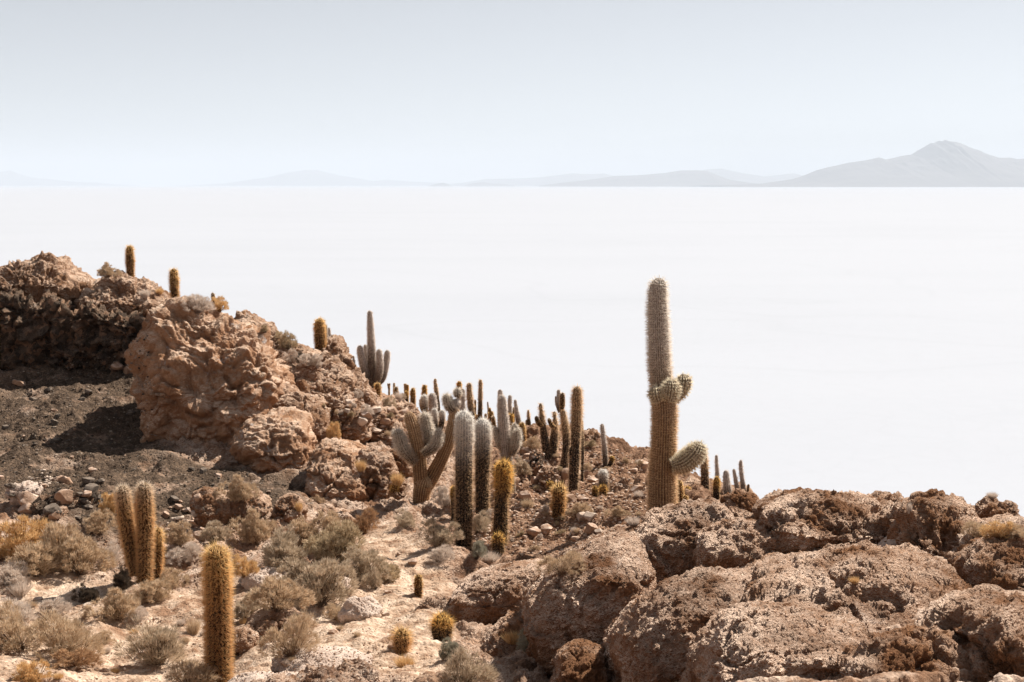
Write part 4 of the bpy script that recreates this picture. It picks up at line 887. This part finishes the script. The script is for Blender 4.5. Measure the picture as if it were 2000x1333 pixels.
def blades(base, d, L, bw, rng, two=False):
    n = len(base); side = np.cross(d, rng.normal(size=(n, 3))); side /= np.maximum(np.linalg.norm(side, axis=1), 1e-6)[:, None]
    V = np.stack([base - side * bw[:, None], base + side * bw[:, None], base + d * L[:, None]], 1).reshape(-1, 3)
    return V, np.arange(n * 3).reshape(-1, 3)
def make_proto(kind, form, seed, n=1.0):
    """bush of unit width and unit height standing on the origin -> foliage mesh, branches mesh"""
    rng = np.random.default_rng(seed); tip, mid, bark = [np.array(c) for c in PAL[kind]]
    if form == 'tuft':
        m = int(900 * n)
        az = rng.uniform(0, 2 * math.pi, m); lean = rng.uniform(0, 1, m) ** 0.8 * 0.85
        r0 = rng.uniform(0, 0.18, m)
        base = np.stack([np.cos(az) * r0, np.sin(az) * r0, rng.uniform(0, .1, m)], 1)
        d = np.stack([np.cos(az) * np.sin(lean), np.sin(az) * np.sin(lean), np.cos(lean)], 1) + rng.normal(0, 0.09, (m, 3))
        d /= np.linalg.norm(d, axis=1)[:, None]
        d[:, 2] *= 1.0
        L = rng.uniform(0.45, 1.0, m) * (0.75 + 0.25 * np.cos(lean)); V, Fc = blades(base, d * np.array([0.62, 0.62, 1.0]), L, np.full(m, 0.011), rng)
        col = mid + (tip - mid) * rng.random((m, 1)); fm = make_mesh('foliage', V, Fc, M['leaf'], False); attr(fm, 'col', np.repeat(col, 3, 0))
        k = 60; az = rng.uniform(0, 2 * math.pi, k); ln = rng.uniform(0, 0.9, k)
        d = np.stack([np.cos(az) * np.sin(ln), np.sin(az) * np.sin(ln), np.cos(ln)], 1)
        V, Fc = blades(np.zeros((k, 3)), d, rng.uniform(.3, .6, k), np.full(k, .018), rng)
        bm = make_mesh('branches', V, Fc, M['twig'], False); attr(bm, 'col', np.tile(bark, (k * 3, 1)))
        return fm, bm
    nc = int(210 * n)
    # uneven outline: a few lobes of different height
    lob = rng.normal(0, 0.22, (5, 3)); lob[:, 2] = 0; lobr = rng.uniform(0.24, 0.36, 5); lobh = rng.uniform(0.55, 1.0, 5); lobh[0] = 1.0
    cs = []
    while len(cs) < nc:
        k = rng.integers(0, 5); d = rng.normal(size=3); d /= np.linalg.norm(d)
        if d[2] < -0.25: continue
        rad = rng.uniform(0.72, 1.0) ** 0.7
        q = lob[k] * 0.8 + np.array([d[0] * lobr[k], d[1] * lobr[k], 0]) * rad
        q[2] = lobh[k] * (0.32 + 0.62 * d[2] * rad)
        if q[2] < 0.05: q[2] = 0.05 + 0.1 * rng.random()
        cs.append(q)
    cs = np.array(cs)
    V_, F_, c_ = [], [], []
    per = 58 if form == 'bush' else 44
    C = np.repeat(cs, per, 0); m = len(C)
    out = C - np.array([0, 0, 0.05]); out /= np.linalg.norm(out, axis=1)[:, None]
    jit = rng.normal(0, 1, (m, 3)); jit /= np.linalg.norm(jit, axis=1)[:, None]
    base = C + jit * rng.uniform(0, 0.075, (m, 1)) - out * 0.035
    d = out * 0.9 + jit * 0.65 + np.array([0, 0, 0.35]); d /= np.linalg.norm(d, axis=1)[:, None]
    L = rng.uniform(0.03, 0.085, m) * (1.3 if form == 'wispy' else 1.0)
    V, Fc = blades(base, d, L, rng.uniform(0.0045, 0.0085, m) * (0.8 if form == 'wispy' else 1.2), rng)
    shade = np.repeat(rng.random(nc), per)
    t = np.clip(0.55 * shade + 0.45 * rng.random(m) + 0.2 * (rng.random(m) < .12), 0, 1)[:, None]
    col = mid + (tip - mid) * t
    fm = make_mesh('foliage', V, Fc, M['leaf'], False); attr(fm, 'col', np.repeat(col, 3, 0))
    # branches: from the root to each clump, as thin three sided rods with one bend
    sel = cs[rng.random(nc) < (0.45 if form == 'wispy' else 0.4)]; bv, bf = [], []
    for q in sel:
        a = rng.normal(0, 0.035, 3); a[2] = 0
        mdl = (a + q) * 0.5 + rng.normal(0, 0.03, 3) + np.array([0, 0, -0.04])
        end = q + (q - mdl) * 0.18
        i0 = len(bv)
        for p, r in ((a, 0.010), (mdl, 0.0065), (end, 0.0025)):
            for an in (0, 2.1, 4.2): bv.append(p + r * np.array([math.cos(an), math.sin(an), 0.2 * math.sin(an)]))
        for s_ in (0, 3):
            for k in range(3): bf.append((i0 + s_ + k, i0 + s_ + (k + 1) % 3, i0 + s_ + 3 + (k + 1) % 3, i0 + s_ + 3 + k))
    bm = make_mesh('branches', np.array(bv), np.array(bf), M['twig'], False); attr(bm, 'col', np.tile(bark, (len(bv), 1)))
    return fm, bm
PROTO = {}
def proto(kind, form, k):
    key = (kind, form, k)
    if key not in PROTO: PROTO[key] = make_proto(kind, form, hash_str(kind + form + str(k)))
    return PROTO[key]
SHRUBS = [  # u, v of the foot, width, height (photo px), colour, form, label
 (25, 1098, 115, 98, 'gold', 'bush', 'big golden bush at the left edge'),
 (112, 1118, 105, 98, 'straw', 'bush', 'tan grey bush right of the big golden bush'),
 (50, 1130, 115, 75, 'straw', 'bush', 'tan bush below the big golden bush at the left edge'),
 (145, 1128, 92, 78, 'straw', 'bush', 'wide tan bush with dark shade under it, left of the leaning cactus pair'),
 (205, 1114, 62, 62, 'pale', 'wispy', 'pale wispy bush touching the left side of the leaning cactus pair'),
 (193, 1050, 62, 46, 'straw', 'bush', 'small tan bush behind and left of the leaning cactus pair'),
 (216, 1012, 44, 44, 'gold', 'bush', 'golden bush peeking from behind the leaning cactus pair'),
 (14, 1146, 84, 50, 'pale', 'bush', 'whitish bush at the left edge below the tan bushes'),
 (34, 1170, 64, 34, 'pale', 'tuft', 'low pale grass tuft under the whitish bush'),
 (170, 1180, 56, 42, 'dark', 'bush', 'almost black small bush on the pale sand'),
 (28, 1232, 100, 66, 'pale', 'wispy', 'pale dry bush at the left edge above the big tangled bush'),
 (32, 1276, 112, 90, 'straw', 'wispy', 'grey tan dry bush at the left edge beside the big tangled bush'),
 (118, 1288, 135, 98, 'straw', 'wispy', 'big tangled dry bush in the lower left corner'),
 (142, 1308, 92, 38, 'rust', 'bush', 'low rusty bush at the foot of the big tangled bush'),
 (60, 1338, 78, 52, 'gold', 'bush', 'yellow bush in the bottom left corner'),
 (228, 1218, 88, 66, 'straw', 'bush', 'round tan bush between the black bush and the near golden cactus'),
 (287, 1183, 84, 50, 'straw', 'bush', 'broad tan bush in front of the leaning cactus pair'),
 (234, 1158, 50, 56, 'dark', 'wispy', 'dark twiggy bush at the foot of the leaning cactus pair'),
 (303, 1306, 128, 102, 'grey', 'wispy', 'large grey bush left of the near golden cactus'),
 (362, 1346, 112, 66, 'straw', 'wispy', 'dry bush cut by the bottom edge beside the near golden cactus'),
 (350, 1076, 58, 52, 'straw', 'bush', 'tan bush right of the leaning cactus pair'),
 (366, 1110, 66, 44, 'pale', 'wispy', 'pale spindly bush behind the top of the near golden cactus'),
 (376, 1242, 46, 34, 'straw', 'tuft', 'small dry tuft touching the left side of the near golden cactus'),
 (476, 1142, 50, 50, 'gold', 'bush', 'small yellow bush just right of the near golden cactus'),
 (468, 996, 62, 56, 'straw', 'bush', 'straw bush growing between brown boulders at the edge of the scree'),
 (498, 1070, 74, 72, 'straw', 'bush', 'straw bush below the boulders, leftmost of the long bush row'),
 (548, 1110, 104, 86, 'grey', 'bush', 'round grey bush in the upper part of the long bush row'),
 (640, 1060, 70, 60, 'straw', 'bush', 'straw bush at the top of the long bush row'),
 (660, 1116, 118, 100, 'olive', 'bush', 'big olive bush with black shade in the long bush row'),
 (622, 1200, 122, 102, 'grey', 'bush', 'widest grey bush in the lower part of the long bush row'),
 (590, 1150, 92, 70, 'grey', 'bush', 'grey bush in the middle of the long bush row'),
 (700, 1148, 98, 80, 'grey', 'bush', 'grey bush leaning out towards the pale path'),
 (757, 1138, 58, 44, 'olive', 'bush', 'olive bush at the right tip of the long bush row'),
 (731, 1152, 38, 42, 'grey', 'wispy', 'small thin bush on a pale rock by the path'),
 (535, 1206, 98, 70, 'straw', 'bush', 'tan bush left of the widest grey bush'),
 (482, 1216, 76, 66, 'grey', 'bush', 'grey tan bush right beside the near golden cactus'),
 (566, 1290, 94, 92, 'straw', 'wispy', 'upright dry bush alone on the crusted ground near the bottom'),
 (708, 1046, 54, 54, 'rust', 'wispy', 'rusty bush where the pale path meets the red brown buttress'),
 (797, 1030, 46, 36, 'grey', 'wispy', 'thin grey twigs in the shaded nook by the branching cactus'),
 (852, 1074, 68, 56, 'grey', 'bush', 'grey bush left of the foot of the tall cactus pair'),
 (856, 1100, 60, 36, 'pale', 'wispy', 'low pale bush under the grey one by the path'),
 (868, 994, 38, 42, 'pale', 'bush', 'pale tan bush right of the branching cactus trunk'),
 (932, 1048, 48, 46, 'grey', 'wispy', 'grey bush between the tall pair and the two tone cactus'),
 (930, 1098, 38, 40, 'bluegreen', 'wispy', 'bluish bush at the right foot of the tall cactus pair'),
 (958, 1102, 52, 24, 'pale', 'tuft', 'silvery low tuft in front of the round golden topped cactus'),
 (1100, 1130, 80, 52, 'straw', 'wispy', 'dry bush behind the large rounded boulder'),
 (905, 1342, 96, 88, 'grey', 'wispy', 'grey twiggy bush at the bottom centre'),
 (880, 1290, 46, 48, 'bluegreen', 'bush', 'small grey green bush below the barrel cactus'),
 (790, 1302, 60, 30, 'gold', 'tuft', 'yellow grass tuft under the spiky ball cactus'),
 (1002, 1262, 60, 26, 'gold', 'tuft', 'yellow green tuft on the sunlit pale rock'),
 (1036, 1300, 54, 48, 'bluegreen', 'bush', 'shaded green bush under the large rounded boulder'),
 (1021, 933, 36, 36, 'grey', 'bush', 'grey bush right of the slender grey cactus'),
 (1042, 880, 30, 26, 'straw', 'bush', 'small tan bush below the skyline left of the V shaped cactus'),
 (1031, 991, 38, 24, 'straw', 'tuft', 'straw tuft left of the fat furry golden cactus'),
 (1135, 1013, 44, 30, 'straw', 'bush', 'straw bush right of the fat furry golden cactus'),
 (1206, 1019, 40, 24, 'straw', 'bush', 'low tan bush left of the giant cactus foot'),
 (1238, 1026, 44, 20, 'pale', 'tuft', 'pale tuft touching the giant cactus foot'),
 (1145, 926, 26, 20, 'straw', 'bush', 'tiny bush left of the slim grey blue cactus'),
 (1150, 877, 24, 15, 'olive', 'bush', 'tiny bush under the knobbly skyline crag'),
 (1248, 972, 32, 16, 'pale', 'tuft', 'pale tuft on the slope left of the giant cactus'),
 (1222, 905, 16, 12, 'straw', 'bush', 'tiny round bush under the skyline left of the giant'),
 (1907, 1047, 60, 34, 'straw', 'wispy', 'yellowish dry grass clump, left one of three at the right edge'),
 (1950, 1046, 64, 38, 'gold', 'wispy', 'yellowish dry grass clump, middle one of three at the right edge'),
 (1992, 1050, 50, 30, 'straw', 'wispy', 'yellowish dry grass clump, right one of three at the right edge'),
 (1670, 1143, 32, 15, 'gold', 'tuft', 'tiny yellow tuft in the middle of the foreground rocks'),
 (1776, 1046, 15, 24, 'pale', 'tuft', 'thin pale weed beside the leaning slab'),
 (1940, 976, 34, 13, 'pale', 'tuft', 'dry stalks on the right skyline rock'),
 (207, 547, 42, 30, 'straw', 'bush', 'tan bush on the crest left of the leftmost lone cactus'),
 (383, 621, 62, 38, 'pale', 'wispy', 'pale brush on top of the huge block'),
 (427, 618, 38, 30, 'gold', 'wispy', 'golden brush right of the pale one on top of the huge block'),
 (281, 590, 32, 17, 'pale', 'tuft', 'whitish tuft between the two lone cacti'),
 (311, 577, 24, 13, 'gold', 'tuft', 'yellow tuft just left of the leaning lone cactus'),
 (518, 652, 18, 15, 'olive', 'bush', 'tiny bush on the crest above the slope rocks'),
 (562, 686, 44, 40, 'olive', 'wispy', 'olive brush on the crest left of the fat golden ridge cactus'),
 (568, 712, 26, 30, 'pale', 'bush', 'pale bush below the olive crest brush'),
 (608, 728, 40, 26, 'pale', 'bush', 'pale bush at the left foot of the fat golden ridge cactus'),
 (588, 712, 26, 30, 'dark', 'wispy', 'dark brush left of the fat golden ridge cactus'),
 (651, 850, 30, 40, 'gold', 'wispy', 'yellow brush in a gap between slope boulders'),
 (752, 790, 36, 36, 'grey', 'bush', 'grey bush right of the candelabra cactus foot'),
 (778, 784, 26, 20, 'pale', 'tuft', 'pale tuft on the crest right of the grey bush'),
 (696, 782, 24, 18, 'pale', 'bush', 'pale little bush below the slim bare pole cactus'),
 (718, 811, 28, 25, 'pale', 'wispy', 'pale brush below the candelabra cactus'),
 (704, 932, 34, 24, 'gold', 'tuft', 'yellow grass under the dark hollow in the rock'),
 (776, 962, 40, 26, 'gold', 'tuft', 'golden grass on the rock left of the branching cactus'),
 (621, 984, 24, 20, 'straw', 'bush', 'tiny tan bush at the foot of the buttress'),
 (583, 1002, 22, 22, 'gold', 'tuft', 'little yellow tuft between split boulders'),
 (1085, 860, 20, 14, 'olive', 'bush', 'tiny bush between the V shaped cactus and the leaning one'),
 (820, 800, 22, 16, 'olive', 'bush', 'small bush below the standing apart golden crest cactus'),
 (92, 1078, 74, 56, 'straw', 'bush', 'pale tan bush squeezed between the golden bush and the rubble'),
 (262, 1222, 50, 34, 'pale', 'wispy', 'little pale bush left of the big grey bush near the bottom'),
 (330, 1150, 62, 46, 'straw', 'wispy', 'thin tan bush on pale ground behind the near golden cactus'),
 (420, 1062, 58, 46, 'grey', 'bush', 'grey bush behind the top of the near golden cactus'),
 (90, 1210, 66, 42, 'pale', 'bush', 'pale rounded bush on the sand above the big tangled bush'),
 (196, 1262, 56, 36, 'straw', 'wispy', 'thin straw bush between the tangled bush and the big grey bush'),
 (590, 1080, 70, 58, 'straw', 'bush', 'straw bush between the split boulder and the big olive bush'),
 (430, 1300, 46, 36, 'straw', 'wispy', 'small straw bush right of the near golden cactus base'),
 (655, 1215, 52, 34, 'straw', 'wispy', 'thin straw bush at the lower end of the long bush row'),
 (785, 778, 20, 15, 'grey', 'bush', 'tiny grey bush by the squat crest cactus'),
]
def place_shrub(u, v, w_, h_, kind, form, label, group=None):
    o = hit(u, v)
    if o is None: return
    p = o[0]; m = mpp(p.y)
    near = w_ > 0
    fm, bm = proto(kind, form, int(abs(u)) % 3)
    r = bpy.data.objects.new('grass_tuft' if form == 'tuft' else 'shrub', None); COL.objects.link(r); r.empty_display_size = 0.2
    r.location = (p.x, p.y + w_ * m * 0.22, 0); r.location.z = drop(r.location.x, r.location.y, p.z + 0.6) - 0.02
    if abs(r.location.z - p.z) > 0.35: r.location = p
    # the ground under the middle is farther off, so lift the foot only as the slope does
    r.rotation_euler = (0, 0, random.uniform(0, 6.28)); sw = w_ * m * (1.05 if form != 'tuft' else 0.95)
    r.scale = (sw, sw, h_ * m * 1.12)
    tag(r, label, 'grass' if form == 'tuft' else 'shrub', group)
    link('foliage', fm, r); link('branches', bm, r)
for a in SHRUBS: place_shrub(*a)
# little sprigs too alike to tell apart
def scatter(poly, n, seed):
    rg = np.random.default_rng(seed); us = [p[0] for p in poly]; vs = [p[1] for p in poly]; out = []
    while len(out) < n:
        u = rg.uniform(min(us), max(us), n * 2); v = rg.uniform(min(vs), max(vs), n * 2)
        m = polymask(u, v, poly, 1) > .5
        out += [(float(a_), float(b_)) for a_, b_ in zip(u[m], v[m])]
    return out[:n]
SLOPE = [(900, 1060), (905, 960), (1000, 880), (1080, 850), (1180, 870), (1260, 900), (1262, 1010), (1180, 1045), (1120, 1080), (1000, 1085)]
FLAT = [(-20, 1150), (200, 1190), (420, 1180), (640, 1215), (780, 1210), (860, 1290), (840, 1333), (-20, 1333)]
RIDGE = [(560, 700), (620, 720), (700, 760), (800, 790), (900, 850), (880, 900), (800, 890), (700, 830), (620, 800)]
for i, (u, v) in enumerate(scatter(SLOPE, 26, 1)):
    place_shrub(u, v, random.uniform(12, 24), random.uniform(8, 14), random.choice(['straw', 'pale', 'olive']), random.choice(['tuft', 'bush']), 'tiny dry sprig among the rubble of the middle slope', 'sprigs on the middle slope')
for i, (u, v) in enumerate(scatter(FLAT, 22, 2)):
    place_shrub(u, v, random.uniform(16, 34), random.uniform(9, 18), random.choice(['straw', 'pale', 'gold']), 'tuft', 'tiny dry sprig on the pale crusted flat', 'sprigs on the pale flat')
for i, (u, v) in enumerate(scatter(RIDGE, 20, 3)):
    place_shrub(u, v, random.uniform(10, 20), random.uniform(8, 13), random.choice(['straw', 'pale', 'olive']), random.choice(['tuft', 'bush']), 'tiny dry sprig between the rocks of the left slope', 'sprigs on the left slope')

# ------------------------------------------------------------------ loose stones and gravel
def stone_shape(seed, sub):
    rg = np.random.default_rng(seed); v, f = icosphere(sub)
    for k in range(13):
        n = rg.normal(size=3); n /= np.linalg.norm(n); c = rg.uniform(0.5, 0.85)
        d = v @ n; v = v - np.maximum(d - c, 0)[:, None] * n
    v = v * (1 + 0.07 * fbm(v * 2.2 + seed * 3.1, 3))[:, None] * np.array([1, rg.uniform(.7, 1), rg.uniform(.5, .8)])
    return v, f
STM = {}
def stone_mesh(k, mat):
    if (k, mat) not in STM:
        v, f = stone_shape(k, 4); STM[(k, mat)] = make_mesh('stone', v, f, M[mat])
    return STM[(k, mat)]
for k_, sc_ in (('small_rock', 1.0),):
    M['stone'] = rock_material('small_brown_stone', (0.22, 0.13, 0.09), (0.36, 0.225, 0.15), (0.50, 0.36, 0.27), (0.62, 0.48, 0.40), 0.0, 1.0, 0.16, 0.4)
    M['stone_grey'] = rock_material('small_grey_stone', (0.05, 0.042, 0.036), (0.12, 0.095, 0.078), (0.26, 0.20, 0.16), (0.34, 0.27, 0.22), 0.0, 0.7, 0.16, 0.4)
    M['stone_white'] = rock_material('small_white_stone', (0.36, 0.26, 0.20), (0.48, 0.37, 0.30), (0.58, 0.46, 0.38), (0.66, 0.54, 0.45), 0.0, 1.0, 0.16, 0.4)
def stones(poly, n, seed, s0, s1, mats, label, group):
    rg = random.Random(seed)
    for (u, v) in scatter(poly, n, seed):
        o = hit(u, v)
        if o is None or o[0].y > 60: continue
        p = o[0]; s = mpp(p.y) * (s0 + (s1 - s0) * rg.random() ** 2.2) * 0.5
        r = link('stone', stone_mesh(rg.randrange(7), rg.choice(mats)), None, (p.x, p.y, p.z + s * 0.12))
        r.scale = (s, s, s * rg.uniform(0.8, 1.1)); r.rotation_euler = (rg.uniform(-.3, .3), rg.uniform(-.3, .3), rg.uniform(0, 6.28))
        tag(r, label, 'stone', group)
stones([(-10, 1120), (200, 1120), (420, 1160), (640, 1215), (780, 1060), (840, 1120), (900, 1280), (880, 1333), (-10, 1333)], 52, 11, 7, 30, ['stone', 'stone', 'stone_white'], 'loose brown stone lying on the pale sandy flat', 'loose stones on the pale flat')
stones([(0, 760), (150, 700), (260, 700), (260, 880), (420, 915), (560, 960), (380, 980), (200, 960), (0, 930)], 48, 12, 7, 34, ['stone_grey', 'stone_grey', 'stone', 'stone_grey'], 'stone lying on the dark scree slope', 'stones on the dark scree')
stones([(0, 935), (180, 940), (210, 990), (150, 1030), (60, 1000), (0, 1010)], 26, 13, 16, 52, ['stone_grey', 'stone', 'stone_grey'], 'dark block in the rubble pile at the left edge under the scree', 'blocks in the dark rubble pile')
stones([(55, 935), (62, 922), (85, 918), (104, 932), (98, 950), (84, 952), (70, 940)], 24, 14, 7, 16, ['stone_white'], 'small pale stone in the little white heap behind the tan boulder', 'pale stones in the little heap')
stones([(318, 985), (360, 975), (400, 1020), (405, 1050), (370, 1060), (320, 1010)], 26, 15, 9, 30, ['stone', 'stone_white', 'stone'], 'broken stone in the rubble right of the leaning cactus pair', 'rubble right of the leaning pair')
stones(SLOPE, 84, 16, 9, 46, ['stone', 'stone', 'stone', 'stone', 'stone_white'], 'broken brown stone on the middle slope among the cacti', 'stones on the middle slope')
stones(RIDGE, 30, 17, 8, 40, ['stone', 'stone', 'stone_white'], 'broken brown stone on the left slope below the ridge cacti', 'stones on the left slope')

def gravel():
    rg = np.random.default_rng(21)
    protos = [stone_shape(40 + k, 1) for k in range(4)]
    VV, FF, CC = [], [], []; n0 = 0
    def add(poly, n, seed, s0, s1, cols):
        nonlocal n0
        for (u, v) in scatter(poly, n, seed):
            o = hit(u, v)
            if o is None or o[0].y > 60: continue
            p = np.array(o[0]); s = mpp(p[1]) * rg.uniform(s0, s1) * 0.5
            v_, f_ = protos[rg.integers(0, 4)]; a = rg.uniform(0, 6.28)
            Rz = np.array([[math.cos(a), -math.sin(a), 0], [math.sin(a), math.cos(a), 0], [0, 0, 1]])
            VV.append(v_ @ Rz.T * s + p); FF.append(f_ + n0); n0 += len(v_)
            CC.append(np.tile(np.array(cols[rg.integers(0, len(cols))]) * rg.uniform(0.75, 1.15), (len(v_), 1)))
    br = [(0.38, 0.24, 0.16), (0.26, 0.15, 0.10), (0.52, 0.38, 0.29), (0.60, 0.48, 0.40)]
    gy = [(0.11, 0.09, 0.075), (0.19, 0.155, 0.13), (0.06, 0.05, 0.042), (0.33, 0.265, 0.215)]
    add(FLAT, 4200, 31, 2, 7, br); add([(640, 1060), (760, 1020), (880, 1090), (860, 1230), (700, 1230)], 600, 32, 2, 5, br)
    add(SCREE, 1300, 33, 3, 8, gy); add(SLOPE, 2600, 34, 3, 11, br)
    add([(-10, 1020), (200, 1020), (640, 1000), (640, 1120), (330, 1150), (-10, 1120)], 500, 35, 3, 9, br)
    add(RIDGE, 400, 36, 3, 9, br)
    me = make_mesh('gravel', np.concatenate(VV), np.concatenate(FF), attr_material('gravel', 'col', 0), False); attr(me, 'col', np.concatenate(CC))
    tag(link('gravel', me), 'loose gravel strewn over the sand, scree and slopes', kind='stuff')
gravel()

# ------------------------------------------------------------------ haze
def build_haze():
    x0, x1, y0, y1, z0, z1 = -104000, 104000, -104000, 104000, SALT_Z - 2, 1500
    v = [(x, y, z) for z in (z0, z1) for x, y in ((x0, y0), (x1, y0), (x1, y1), (x0, y1))]
    f = [(0, 3, 2, 1), (4, 5, 6, 7), (0, 1, 5, 4), (1, 2, 6, 5), (2, 3, 7, 6), (3, 0, 4, 7)]
    b = NB('haze_air'); pv = b.n('ShaderNodeVolumePrincipled')
    pv.inputs['Color'].default_value = (0.705, 0.775, 0.875, 1); pv.inputs['Density'].default_value = 3.0e-5
    b.l(pv.outputs[0], b.out.inputs['Volume'])
    tag(link('haze', make_mesh('haze', v, f, b.m, False)), 'thin pale haze over the salt flat', kind='stuff')
build_haze()
